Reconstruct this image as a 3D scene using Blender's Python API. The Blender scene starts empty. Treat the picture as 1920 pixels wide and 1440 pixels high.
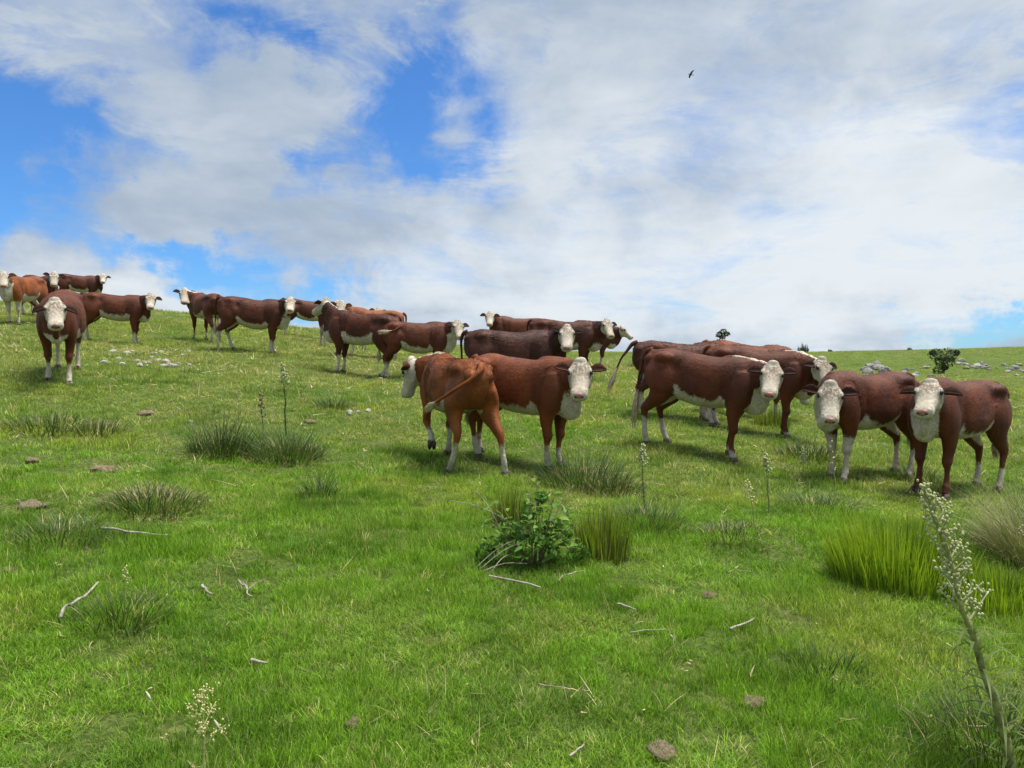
import bpy, bmesh, math, random
import numpy as np
from mathutils import Vector, Matrix

random.seed(7)
RNG = np.random.default_rng(11)
SC = bpy.context.scene
COL = SC.collection
R = math.radians

# ------------------------------------------------------------------ camera
FPX = 1450.0                       # focal length in pixels of a 1920 px wide picture
EYE = 1.6
PITCH = math.atan(30 / FPX)        # the eye-level line lies 30 px above the middle
cam = bpy.data.objects.new('camera', bpy.data.cameras.new('camera'))
COL.objects.link(cam)
cam.data.sensor_width = 36.0
cam.data.lens = 36.0 * FPX / 1920.0
cam.data.clip_start = 0.05
cam.data.clip_end = 6000
cam.location = (0, 0, EYE)
cam.rotation_euler = (math.pi / 2 - PITCH, 0, 0)
SC.camera = cam

# ------------------------------------------------------------------ light
SUN_EL, SUN_AZ = R(72), R(80)     # azimuth measured from +Y (view direction) towards +X (right)
sd = Vector((math.sin(SUN_AZ) * math.cos(SUN_EL), math.cos(SUN_AZ) * math.cos(SUN_EL), math.sin(SUN_EL)))
sl = bpy.data.lights.new('sun', 'SUN')
sl.energy = 3.5
sl.angle = R(26)
sl.color = (1.0, 0.95, 0.87)
so = bpy.data.objects.new('sun', sl)
COL.objects.link(so)
so.rotation_euler = sd.to_track_quat('Z', 'Y').to_euler()
so.location = (0, 0, 40)
SC.view_settings.view_transform = 'Standard'
SC.view_settings.look = 'None'
SC.view_settings.exposure = 0.9
SC.view_settings.gamma = 1.0
SC.view_settings.use_curve_mapping = False
SC.render.film_transparent = False
SC.cycles.use_denoising = True
SC.cycles.denoising_prefilter = 'ACCURATE'
SC.cycles.max_bounces = 6
SC.cycles.transparent_max_bounces = 6


def px_dir(px, py):
    v = Vector(((px - 960) / FPX, 1.0, (720 - py) / FPX))
    c, s = math.cos(-PITCH), math.sin(-PITCH)
    return Vector((v.x, v.y * c - v.z * s, v.y * s + v.z * c)).normalized()


# ------------------------------------------------------------------ node helper
class NT:
    def __init__(self, nt):
        self.nt = nt
        nt.nodes.clear()

    def n(self, t, **kw):
        nd = self.nt.nodes.new(t)
        for k, v in kw.items():
            setattr(nd, k, v)
        return nd

    def l(self, a, b):
        self.nt.links.new(a, b)

    def put(self, sock, v):
        if isinstance(v, bpy.types.NodeSocket):
            self.l(v, sock)
        else:
            sock.default_value = v

    def math(self, op, a, b=None, c=None, clamp=False):
        nd = self.n('ShaderNodeMath', operation=op, use_clamp=clamp)
        self.put(nd.inputs[0], a)
        if b is not None:
            self.put(nd.inputs[1], b)
        if c is not None:
            self.put(nd.inputs[2], c)
        return nd.outputs[0]

    def vmath(self, op, a, b=None):
        nd = self.n('ShaderNodeVectorMath', operation=op)
        self.put(nd.inputs[0], a)
        if b is not None:
            self.put(nd.inputs[1], b)
        return nd.outputs[0]

    def smooth(self, v, lo, hi):
        nd = self.n('ShaderNodeMapRange', interpolation_type='SMOOTHSTEP')
        self.put(nd.inputs[0], v)
        nd.inputs[1].default_value = lo
        nd.inputs[2].default_value = hi
        return nd.outputs[0]

    def mix(self, f, a, b, mode='MIX'):
        nd = self.n('ShaderNodeMix', data_type='RGBA', blend_type=mode)
        self.put(nd.inputs[0], f)
        self.put(nd.inputs[6], a)
        self.put(nd.inputs[7], b)
        return nd.outputs[2]

    def noise(self, vec, scale, detail=4, rough=0.55, dist=0.0):
        nd = self.n('ShaderNodeTexNoise')
        if vec is not None:
            self.l(vec, nd.inputs['Vector'])
        nd.inputs['Scale'].default_value = scale
        nd.inputs['Detail'].default_value = detail
        nd.inputs['Roughness'].default_value = rough
        nd.inputs['Distortion'].default_value = dist
        return nd.outputs['Fac']

    def noisec(self, vec, scale, detail=4, rough=0.55):
        nd = self.n('ShaderNodeTexNoise')
        self.l(vec, nd.inputs['Vector'])
        nd.inputs['Scale'].default_value = scale
        nd.inputs['Detail'].default_value = detail
        nd.inputs['Roughness'].default_value = rough
        return nd.outputs['Color']


def rgba(c):
    return (c[0], c[1], c[2], 1.0)


# ------------------------------------------------------------------ sky
def make_world():
    w = bpy.data.worlds.new('World')
    SC.world = w
    w.use_nodes = True
    t = NT(w.node_tree)
    out = t.n('ShaderNodeOutputWorld')
    sky = t.n('ShaderNodeTexSky', sky_type='NISHITA', sun_disc=False)
    sky.sun_elevation = SUN_EL
    sky.sun_rotation = SUN_AZ
    sky.air_density = 1.0
    sky.dust_density = 0.3
    sky.ozone_density = 2.5
    bg = t.n('ShaderNodeBackground')
    bg.inputs['Strength'].default_value = 0.1
    d = t.n('ShaderNodeTexCoord').outputs['Generated']
    sx = t.n('ShaderNodeSeparateXYZ')
    t.l(d, sx.inputs[0])
    X, Y, Z = sx.outputs
    # a cloud deck seen in perspective: direction projected on a level layer
    zz = t.math('ADD', t.math('MAXIMUM', Z, 0.0), 0.16)
    cv = t.n('ShaderNodeCombineXYZ')
    t.l(t.math('DIVIDE', X, zz), cv.inputs[0])
    t.l(t.math('DIVIDE', Y, zz), cv.inputs[1])
    deck = cv.outputs[0]
    warp = t.vmath('SUBTRACT', t.noisec(deck, 1.1, 3, 0.5), (0.5, 0.5, 0.5))
    wv = t.n('ShaderNodeVectorMath', operation='MULTIPLY_ADD')
    t.l(warp, wv.inputs[0])
    wv.inputs[1].default_value = (0.55, 0.55, 0.0)
    t.l(deck, wv.inputs[2])
    deck2 = wv.outputs[0]
    # azimuth / elevation with soft turbulence for the openings in the deck
    az = t.math('ARCTAN2', X, Y)
    el = t.math('ARCSINE', Z)
    nw = t.n('ShaderNodeSeparateXYZ')
    t.l(t.noisec(d, 5.0, 9, 0.62), nw.inputs[0])
    az2 = t.math('MULTIPLY_ADD', t.math('SUBTRACT', nw.outputs[0], 0.5), 0.40, az)
    el2 = t.math('MULTIPLY_ADD', t.math('SUBTRACT', nw.outputs[1], 0.5), 0.30, el)

    pos = t.n('ShaderNodeCombineXYZ')
    t.l(az2, pos.inputs[0]); t.l(el2, pos.inputs[1])

    def blob(px, py, rx, ry, amp, rot=0.0):
        v = px_dir(px, py)
        mp = t.n('ShaderNodeMapping', vector_type='TEXTURE')
        t.l(pos.outputs[0], mp.inputs[0])
        mp.inputs['Location'].default_value = (math.atan2(v.x, v.y), math.asin(v.z), 0)
        mp.inputs['Rotation'].default_value = (0, 0, R(rot))
        mp.inputs['Scale'].default_value = (2.1 * rx / FPX, 2.1 * ry / FPX, 1)
        g = t.n('ShaderNodeTexGradient', gradient_type='QUADRATIC_SPHERE')
        t.l(mp.outputs[0], g.inputs[0])
        return t.math('MULTIPLY', g.outputs['Fac'], amp * 1.25)

    def total(lst):
        s = None
        for b in lst:
            s = b if s is None else t.math('ADD', s, b)
        return s
    holes = total([
        blob(790, 205, 140, 105, 1.0, -20), blob(465, 75, 140, 62, 0.62, -18), blob(30, 215, 110, 60, 0.58),
        blob(60, 330, 240, 70, 0.36, 0), blob(250, 425, 250, 48, 0.66, -8), blob(-150, 300, 200, 140, 0.4),
        blob(600, 300, 90, 40, 0.32, -20), blob(1880, 572, 110, 22, 0.75, 8), blob(420, 470, 160, 40, 0.40, -6),
        blob(2250, 300, 200, 120, 0.5), blob(1100, 80, 70, 60, 0.25), blob(800, 330, 90, 50, 0.35),
        blob(480, 520, 130, 26, 0.30), blob(-420, 120, 260, 160, 0.5)])
    fills = total([blob(210, 365, 130, 45, 0.75, 5), blob(390, 365, 110, 55, 0.6, 25), blob(40, 290, 70, 60, 0.4, 60), blob(140, 510, 260, 42, 0.45, -4),
                   blob(480, 215, 140, 70, 0.25)])
    dm2 = t.n('ShaderNodeMapping')
    dm2.inputs['Scale'].default_value = (1, 1, 2.4)
    dm2.inputs['Rotation'].default_value = (0, R(18), 0)
    t.l(d, dm2.inputs[0])
    base = t.noise(deck2, 0.9, 7, 0.58)
    fine = t.noise(deck2, 3.2, 9, 0.66)
    cov = t.math('ADD', t.math('MULTIPLY', t.math('SUBTRACT', base, 0.5), 1.3), 0.66)
    cov = t.math('MULTIPLY_ADD', t.math('SUBTRACT', fine, 0.5), 0.95, cov)
    cov = t.math('ADD', t.math('SUBTRACT', cov, holes), fills)
    veil = t.noise(dm2.outputs[0], 5.5, 9, 0.66, 0.8)
    cov = t.math('ADD', cov, t.math('MULTIPLY', t.smooth(veil, 0.46, 0.72), 0.55))
    cover = t.smooth(cov, -0.10, 0.80)
    # light and grey parts of the deck
    thick = t.noise(deck2, 0.75, 5, 0.55)
    dm = t.n('ShaderNodeMapping')
    dm.inputs['Scale'].default_value = (1, 1, 1.9)
    t.l(d, dm.inputs[0])
    thin = t.noise(dm.outputs[0], 4.2, 7, 0.58, 0.35)
    lightb = total([blob(1700, 270, 330, 150, 0.30, 8), blob(1250, 450, 420, 120, 0.20), blob(950, 560, 600, 80, 0.16),
                    blob(1880, 400, 300, 140, 0.22), blob(1400, 560, 700, 90, 0.16), blob(1500, 20, 300, 50, 0.10), blob(140, 520, 260, 40, 0.12)])
    shade = t.math('ADD', t.math('MULTIPLY', t.math('SUBTRACT', thick, 0.5), 0.9), lightb)
    shade = t.math('MULTIPLY_ADD', t.math('SUBTRACT', thin, 0.5), 0.85, shade)
    shade = t.smooth(shade, -0.26, 0.44)
    cloud = t.mix(shade, rgba((1.95, 2.45, 3.15)), rgba((4.3, 4.6, 4.85)))
    tint = t.mix(1.0, sky.outputs[0], rgba((0.30, 0.55, 0.84)), 'MULTIPLY')
    col = t.mix(cover, tint, cloud)
    # below the horizon the world is the same pale haze
    t.l(col, bg.inputs['Color'])
    t.l(bg.outputs[0], out.inputs[0])


make_world()


# ------------------------------------------------------------------ numpy noise
def _hash(ix, iy, seed):
    h = (ix.astype(np.int64) * 374761393 + iy.astype(np.int64) * 668265263 + seed * 1442695041) & 0x7fffffff
    h = ((h ^ (h >> 13)) * 1274126177) & 0x7fffffff
    return ((h ^ (h >> 16)) & 0xffff) / 65535.0


def vnoise(x, y, seed=0):
    x = np.asarray(x, float); y = np.asarray(y, float)
    ix, iy = np.floor(x), np.floor(y)
    fx, fy = x - ix, y - iy
    fx, fy = fx * fx * (3 - 2 * fx), fy * fy * (3 - 2 * fy)
    a = _hash(ix, iy, seed); b = _hash(ix + 1, iy, seed)
    c = _hash(ix, iy + 1, seed); e = _hash(ix + 1, iy + 1, seed)
    return (a * (1 - fx) + b * fx) * (1 - fy) + (c * (1 - fx) + e * fx) * fy


def fbm(x, y, seed=0, octv=4):
    s, a, tot = 0, 1.0, 0
    for k in range(octv):
        s = s + a * vnoise(np.asarray(x) * 2 ** k + 17.3 * k, np.asarray(y) * 2 ** k - 9.1 * k, seed + k)
        tot += a
        a *= 0.5
    return s / tot


def vnoise3(p, seed=0):
    return (vnoise(p[:, 0] + 0.37 * p[:, 2], p[:, 1], seed) + vnoise(p[:, 1] - 5.1, p[:, 2] + 0.29 * p[:, 0], seed + 3)
            + vnoise(p[:, 2] + 7.7, p[:, 0] - 0.31 * p[:, 1], seed + 5)) / 3


# ------------------------------------------------------------------ terrain: a hillside rising to the left and away
def _ctrl(px, py, d):
    v = px_dir(px, py)
    k = d / v.y
    return (v.x * k, d, EYE + v.z * k)


CTRL = [_ctrl(*a) for a in [
    # bottom of the picture and foreground
    (960, 1440, 3.05), (0, 1440, 3.05), (1920, 1440, 3.15), (60, 950, 6.3), (960, 1100, 5.1), (1700, 1110, 5.2), (1900, 1000, 6.6),
    (480, 1100, 5.0), (560, 850, 9.0), (20, 800, 9.3),
    # where the herd stands
    (980, 868, 9.3), (850, 880, 9.1), (1625, 905, 9.2), (1800, 922, 8.8), (1310, 838, 10.0), (1420, 812, 11.7),
    (112, 700, 12.0), (215, 650, 19.5), (470, 655, 18.4), (385, 637, 21.0), (670, 708, 16.7), (785, 708, 16.5),
    (960, 764, 13.0), (1060, 704, 18.0), (1110, 689, 22.0), (965, 680, 22.0), (572, 633, 26.0), (645, 655, 23.0),
    (155, 577, 32.0), (65, 597, 23.0), (45, 603, 20.5), (1265, 772, 13.0), (1385, 784, 13.5),
    # slope on the right and the far rocks
    (1640, 702, 42.0), (1860, 700, 42.0), (1770, 702, 44.0), (1910, 745, 19.0), (1500, 715, 32.0), (1250, 700, 30.0),
    # crest
    (-150, 560, 33), (0, 566, 34), (160, 574, 34), (310, 583, 33), (560, 615, 36), (860, 648, 44), (1180, 661, 62),
    (1500, 661, 95), (1750, 656, 105), (1920, 650, 110), (2300, 640, 110),
]]
CTRL += [(-40, 20, 4.4), (-45, 60, 3.4), (-20, 70, 2.2), (-80, 110, -1), (0, 100, 1.4), (20, 140, 2.2), (70, 170, 3.5), (130, 190, 4),
         (0, -3, -0.45), (-8, 0, 0.6), (8, 0, -0.7), (0, -25, -3), (-30, -10, 1.0), (30, -10, -3), (40, 20, 0.3), (60, 60, 2.2), (110, 60, 3)]
CTRL = np.array(CTRL)


def _tps(r2):
    return 0.5 * r2 * np.log(np.maximum(r2, 1e-9))


def _fit():
    P = CTRL[:, :2]
    n = len(P)
    K = _tps(((P[:, None] - P[None]) ** 2).sum(-1)) + np.eye(n) * 3.0
    A = np.zeros((n + 3, n + 3))
    A[:n, :n] = K
    A[:n, n] = 1
    A[:n, n + 1:] = P
    A[n, :n] = 1
    A[n + 1:, :n] = P.T
    return np.linalg.solve(A, np.concatenate([CTRL[:, 2], np.zeros(3)]))


_W = _fit()


def ground(x, y, rough=True):
    x = np.atleast_1d(np.asarray(x, float)); y = np.atleast_1d(np.asarray(y, float))
    r = np.hypot(x, y)
    kk = np.minimum(1.0, 190.0 / np.maximum(r, 1e-6))
    xc, yc = x * kk, y * kk
    z = _W[-3] + _W[-2] * xc + _W[-1] * yc
    for i in range(len(CTRL)):
        z = z + _W[i] * _tps((xc - CTRL[i, 0]) ** 2 + (yc - CTRL[i, 1]) ** 2)
    z = np.clip(z, -14, 8)
    f = np.clip((r - 150) / 350, 0, 1)
    f = f * f * (3 - 2 * f)
    z = z * (1 - f) + (-16.0) * f
    if rough:
        z = z + (fbm(x * 0.9, y * 0.9, 3, 3) - 0.5) * 0.10 * np.clip(r / 6, 0.5, 1) + (vnoise(x * 5, y * 5, 9) - 0.5) * 0.025
    return z


def gz(x, y):
    return float(ground(x, y)[0])


def at(px, py):
    """the point of the hillside seen at a pixel of the photograph"""
    v = px_dir(px, py)
    ts = np.concatenate([np.arange(1.5, 30, 0.02), np.arange(30, 130, 0.1)])
    xs, ys, zs = v.x * ts, v.y * ts, EYE + v.z * ts
    below = np.nonzero(zs < ground(xs, ys))[0]
    i = below[0] if len(below) else len(ts) - 1
    return Vector((xs[i], ys[i], float(ground(xs[i], ys[i])[0])))


# ------------------------------------------------------------------ object helpers
def link(o, parent=None):
    COL.objects.link(o)
    if parent is not None:
        o.parent = parent
    return o


def mesh_obj(name, verts, faces, mat, parent=None, smooth=True, loc=None):
    me = bpy.data.meshes.new(name)
    me.from_pydata([tuple(v) for v in verts], [], [tuple(f) for f in faces])
    me.update()
    if mat:
        me.materials.append(mat)
    if smooth:
        me.polygons.foreach_set('use_smooth', [True] * len(me.polygons))
    o = bpy.data.objects.new(name, me)
    if loc is not None:
        o.location = loc
    return link(o, parent)


def tag(o, label=None, cat=None, group=None, kind=None):
    if label: o['label'] = label
    if cat: o['category'] = cat
    if group: o['group'] = group
    if kind: o['kind'] = kind
    return o


def empty(name, loc, rz=0.0):
    o = bpy.data.objects.new(name, None)
    o.empty_display_size = 0.2
    o.location = loc
    o.rotation_euler = (0, 0, rz)
    return link(o)


def new_mat(name):
    m = bpy.data.materials.new(name)
    m.use_nodes = True
    t = NT(m.node_tree)
    out = t.n('ShaderNodeOutputMaterial')
    return m, t, out


def simple_mat(name, col, rough=0.7, var=0.25, scale=12.0, bump=0.0, bscale=60.0, spec=0.3, transl=0.0, col2=None):
    m, t, out = new_mat(name)
    p = t.n('ShaderNodeBsdfPrincipled')
    tc = t.n('ShaderNodeTexCoord').outputs['Object']
    n = t.noise(tc, scale, 5, 0.6)
    c2 = col2 if col2 else tuple(min(1, c * (1 - var)) for c in col)
    c1 = col if col2 else tuple(min(1, c * (1 + var)) for c in col)
    c = t.mix(t.smooth(n, 0.3, 0.7), rgba(c1), rgba(c2))
    t.l(c, p.inputs['Base Color'])
    p.inputs['Roughness'].default_value = rough
    p.inputs['Specular IOR Level'].default_value = spec
    if bump:
        b = t.n('ShaderNodeBump')
        b.inputs['Strength'].default_value = bump
        b.inputs['Distance'].default_value = 0.02
        t.l(t.noise(tc, bscale, 5, 0.6), b.inputs['Height'])
        t.l(b.outputs[0], p.inputs['Normal'])
    sh = p.outputs[0]
    if transl:
        tr = t.n('ShaderNodeBsdfTranslucent')
        t.l(c, tr.inputs['Color'])
        mx = t.n('ShaderNodeMixShader')
        mx.inputs[0].default_value = transl
        t.l(sh, mx.inputs[1]); t.l(tr.outputs[0], mx.inputs[2])
        sh = mx.outputs[0]
    t.l(sh, out.inputs[0])
    return m


# ------------------------------------------------------------------ hillside sheet
def build_ground():
    fine = np.linspace(-R(52), R(52), 330)
    rest = np.linspace(R(52), 2 * math.pi - R(52), 62)[1:-1]
    ang = np.concatenate([fine, rest])
    rad = np.concatenate([[0.0], np.geomspace(0.6, 160, 240), np.geomspace(175, 3000, 22)])
    A, RR = np.meshgrid(ang, rad[1:])
    x = (np.sin(A) * RR).ravel(); y = (np.cos(A) * RR).ravel()
    z = ground(x, y)
    na, nr = len(ang), len(rad) - 1
    verts = np.column_stack([x, y, z])
    verts = np.vstack([verts, [0, 0, gz(0, 0)]])
    i, j = np.meshgrid(np.arange(nr - 1), np.arange(na), indexing='ij')
    a = i * na + j; b = i * na + (j + 1) % na
    q = np.column_stack([a.ravel(), (a + na).ravel(), (b + na).ravel(), b.ravel()])
    faces = q.tolist() + [[nr * na, k, (k + 1) % na] for k in range(na)]
    m, t, out = new_mat('pasture_ground')
    p = t.n('ShaderNodeBsdfPrincipled')
    tc = t.n('ShaderNodeTexCoord').outputs['Object']
    big = t.noise(tc, 0.35, 5, 0.6)
    mid = t.noise(tc, 2.2, 5, 0.65)
    fin = t.noise(tc, 26.0, 6, 0.7)
    c = t.mix(t.smooth(big, 0.35, 0.65), rgba((0.085, 0.150, 0.022)), rgba((0.150, 0.185, 0.045)))
    c = t.mix(t.smooth(mid, 0.45, 0.75), c, rgba((0.20, 0.20, 0.065)))
    c = t.mix(t.smooth(fin, 0.4, 0.62), rgba((0.055, 0.085, 0.018)), c)
    t.l(c, p.inputs['Base Color'])
    p.inputs['Roughness'].default_value = 0.95
    p.inputs['Specular IOR Level'].default_value = 0.1
    bm = t.n('ShaderNodeBump')
    bm.inputs['Strength'].default_value = 0.8
    bm.inputs['Distance'].default_value = 0.05
    t.l(fin, bm.inputs['Height'])
    t.l(bm.outputs[0], p.inputs['Normal'])
    t.l(p.outputs[0], out.inputs[0])
    o = mesh_obj('hillside', verts, faces, m)
    tag(o, 'green grazed hillside rising to the left', 'hillside', kind='structure')
    del o['category']
    return o


build_ground()
# ------------------------------------------------------------------ blades
def blades(base, az, lean0, lean1, L, w, seg=3, twist=0.0):
    """curved tapering blades as arrays of vertices and faces"""
    base = np.asarray(base, float)
    n = len(base)
    dirv = np.column_stack([np.cos(az), np.sin(az), np.zeros(n)])
    tw = az + math.pi / 2 + twist
    side = np.column_stack([np.cos(tw), np.sin(tw), np.zeros(n)])
    P = base.copy()
    rows = []
    for k in range(seg + 1):
        t_ = k / seg
        ww = w * (1 - t_ ** 1.6)
        if k < seg:
            rows.append(P - side * ww[:, None] / 2)
            rows.append(P + side * ww[:, None] / 2)
        else:
            rows.append(P)
        le = lean0 + (lean1 - lean0) * (k + 0.5) / seg
        P = P + (np.sin(le)[:, None] * dirv + np.cos(le)[:, None] * np.array([0, 0, 1.0])) * (L / seg)[:, None]
    V = np.stack(rows, 1)                     # n, 2*seg+1, 3
    m = 2 * seg + 1
    o = (np.arange(n) * m)[:, None]
    F = []
    for k in range(seg - 1):
        F.append(np.column_stack([o + 2 * k, o + 2 * k + 1, o + 2 * k + 3, o + 2 * k + 2]))
    T = np.column_stack([o + 2 * seg - 2, o + 2 * seg - 1, o + 2 * seg])
    faces = [tuple(f) for a in F for f in a.tolist()] + [tuple(f) for f in T.tolist()]
    return V.reshape(-1, 3), faces


def blade_mat(name, attr=True, col=(0.1, 0.2, 0.02), transl=0.35, rough=0.55, spec=0.25):
    m, t, out = new_mat(name)
    p = t.n('ShaderNodeBsdfPrincipled')
    if attr:
        c = t.n('ShaderNodeAttribute', attribute_name='tint', attribute_type='INSTANCER').outputs['Color']
    else:
        c = rgba(col)
    rnd = t.n('ShaderNodeNewGeometry').outputs['Random Per Island']
    dark = t.mix(1.0, c, rgba((0.50, 0.56, 0.55)), 'MULTIPLY')
    lite = t.mix(1.0, c, rgba((1.60, 1.42, 1.30)), 'MULTIPLY')
    cc = t.mix(rnd, dark, lite)
    t.l(cc, p.inputs['Base Color'])
    p.inputs['Roughness'].default_value = rough
    p.inputs['Specular IOR Level'].default_value = spec
    tr = t.n('ShaderNodeBsdfTranslucent')
    t.l(t.mix(1.0, cc, rgba((1.15, 1.25, 0.7)), 'MULTIPLY'), tr.inputs['Color'])
    mx = t.n('ShaderNodeMixShader')
    mx.inputs[0].default_value = transl
    t.l(p.outputs[0], mx.inputs[1]); t.l(tr.outputs[0], mx.inputs[2])
    t.l(mx.outputs[0], out.inputs[0])
    return m


def scatter(name, pts, rot, scale, tint, idx, variants, label, cat):
    me = bpy.data.meshes.new(name)
    n = len(pts)
    me.vertices.add(n)
    me.vertices.foreach_set('co', np.asarray(pts, np.float32).ravel())
    for an, ty, arr, key in (('rot', 'FLOAT_VECTOR', rot, 'vector'), ('scl', 'FLOAT_VECTOR', scale, 'vector'),
                             ('tint', 'FLOAT_COLOR', tint, 'color'), ('idx', 'INT', idx, 'value')):
        a = me.attributes.new(an, ty, 'POINT')
        arr = np.asarray(arr)
        a.data.foreach_set(key, (arr.astype(np.int32) if ty == 'INT' else arr.astype(np.float32)).ravel())
    o = link(bpy.data.objects.new(name, me))
    g = bpy.data.node_groups.new(name + '_scatter', 'GeometryNodeTree')
    g.interface.new_socket('Geometry', in_out='INPUT', socket_type='NodeSocketGeometry')
    g.interface.new_socket('Geometry', in_out='OUTPUT', socket_type='NodeSocketGeometry')
    N = g.nodes.new
    gi, go = N('NodeGroupInput'), N('NodeGroupOutput')
    ip = N('GeometryNodeInstanceOnPoints')
    join = N('GeometryNodeJoinGeometry')
    g2i = N('GeometryNodeGeometryToInstance')
    for v in variants[::-1]:
        oi = N('GeometryNodeObjectInfo')
        oi.inputs['Object'].default_value = v
        oi.inputs['As Instance'].default_value = True
        g.links.new(oi.outputs['Geometry'], g2i.inputs[0])
    def named(nm, ty):
        q = N('GeometryNodeInputNamedAttribute')
        q.data_type = ty
        q.inputs['Name'].default_value = nm
        return [s for s in q.outputs if s.enabled and s.name == 'Attribute'][0]
    g.links.new(gi.outputs[0], ip.inputs['Points'])
    g.links.new(g2i.outputs[0], ip.inputs['Instance'])
    ip.inputs['Pick Instance'].default_value = True
    g.links.new(named('idx', 'INT'), ip.inputs['Instance Index'])
    g.links.new(named('rot', 'FLOAT_VECTOR'), ip.inputs['Rotation'])
    g.links.new(named('scl', 'FLOAT_VECTOR'), ip.inputs['Scale'])
    g.links.new(ip.outputs[0], go.inputs[0])
    o.modifiers.new('scatter', 'NODES').node_group = g
    tag(o, label, cat, kind='stuff')
    return o


def variant(name, V, F, mat):
    me = bpy.data.meshes.new(name)
    me.from_pydata(V.tolist(), [], F)
    me.update()
    me.materials.append(mat)
    return bpy.data.objects.new(name, me)      # never linked: only the scatter uses it


def tuft(name, n, rad, hmin, hmax, w, bend, mat, seed):
    r = np.random.default_rng(seed)
    th = r.uniform(0, 2 * math.pi, n)
    rr = rad * np.sqrt(r.uniform(0, 1, n))
    base = np.column_stack([np.cos(th) * rr, np.sin(th) * rr, np.full(n, -0.008)])
    az = th + r.normal(0, 1.3, n)
    L = r.uniform(hmin, hmax, n)
    V, F = blades(base, az, r.uniform(0.0, 0.35, n), r.uniform(0.3, 1.0, n) * bend, L, w * r.uniform(0.7, 1.3, n), 3, r.uniform(-1, 1, n))
    return variant(name, V, F, mat)


def sector_points(r0, r1, dens, half=R(40)):
    area = half * (r1 * r1 - r0 * r0)
    n = int(area * dens)
    a = RNG.uniform(-half, half, n)
    rr = np.sqrt(RNG.uniform(r0 * r0, r1 * r1, n))
    return np.column_stack([np.sin(a) * rr, np.cos(a) * rr]), rr


def lerp(a, b, f):
    return np.asarray(a) * (1 - f[:, None]) + np.asarray(b) * f[:, None]


def pasture_tint(x, y, rr, n):
    lush = np.array((0.145, 0.275, 0.022)); deep = np.array((0.085, 0.180, 0.018))
    olive = np.array((0.245, 0.280, 0.085)); dry = np.array((0.48, 0.42, 0.22)); yel = np.array((0.28, 0.33, 0.055))
    p1 = fbm(x * 0.45, y * 0.45, 21, 4); p2 = fbm(x * 1.7, y * 1.7, 31, 3); p3 = fbm(x * 0.9 + 40, y * 0.9, 41, 3)
    up = np.clip((rr - 6.5) / 8.0, 0, 1)
    c = lerp(lush, olive, np.clip(up * 0.75 + (p1 - 0.5) * 1.6, 0, 1))
    c = c * 1.0
    f = np.clip((p2 - 0.50) * 5, 0, 1) * 0.7
    c = c * (1 - f[:, None]) + deep * f[:, None]
    f = np.clip((p3 - 0.56) * 5, 0, 1) * 0.6
    c = c * (1 - f[:, None]) + yel * f[:, None]
    f = (RNG.uniform(0, 1, n) < 0.05 + 0.09 * up + np.clip(p1 - 0.55, 0, 1) * 0.7).astype(float) * RNG.uniform(0.3, 0.9, n)
    c = c * (1 - f[:, None]) + dry * f[:, None]
    c = c * RNG.uniform(0.62, 1.38, n)[:, None] * 1.28
    return np.column_stack([c, np.ones(n)])


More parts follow.
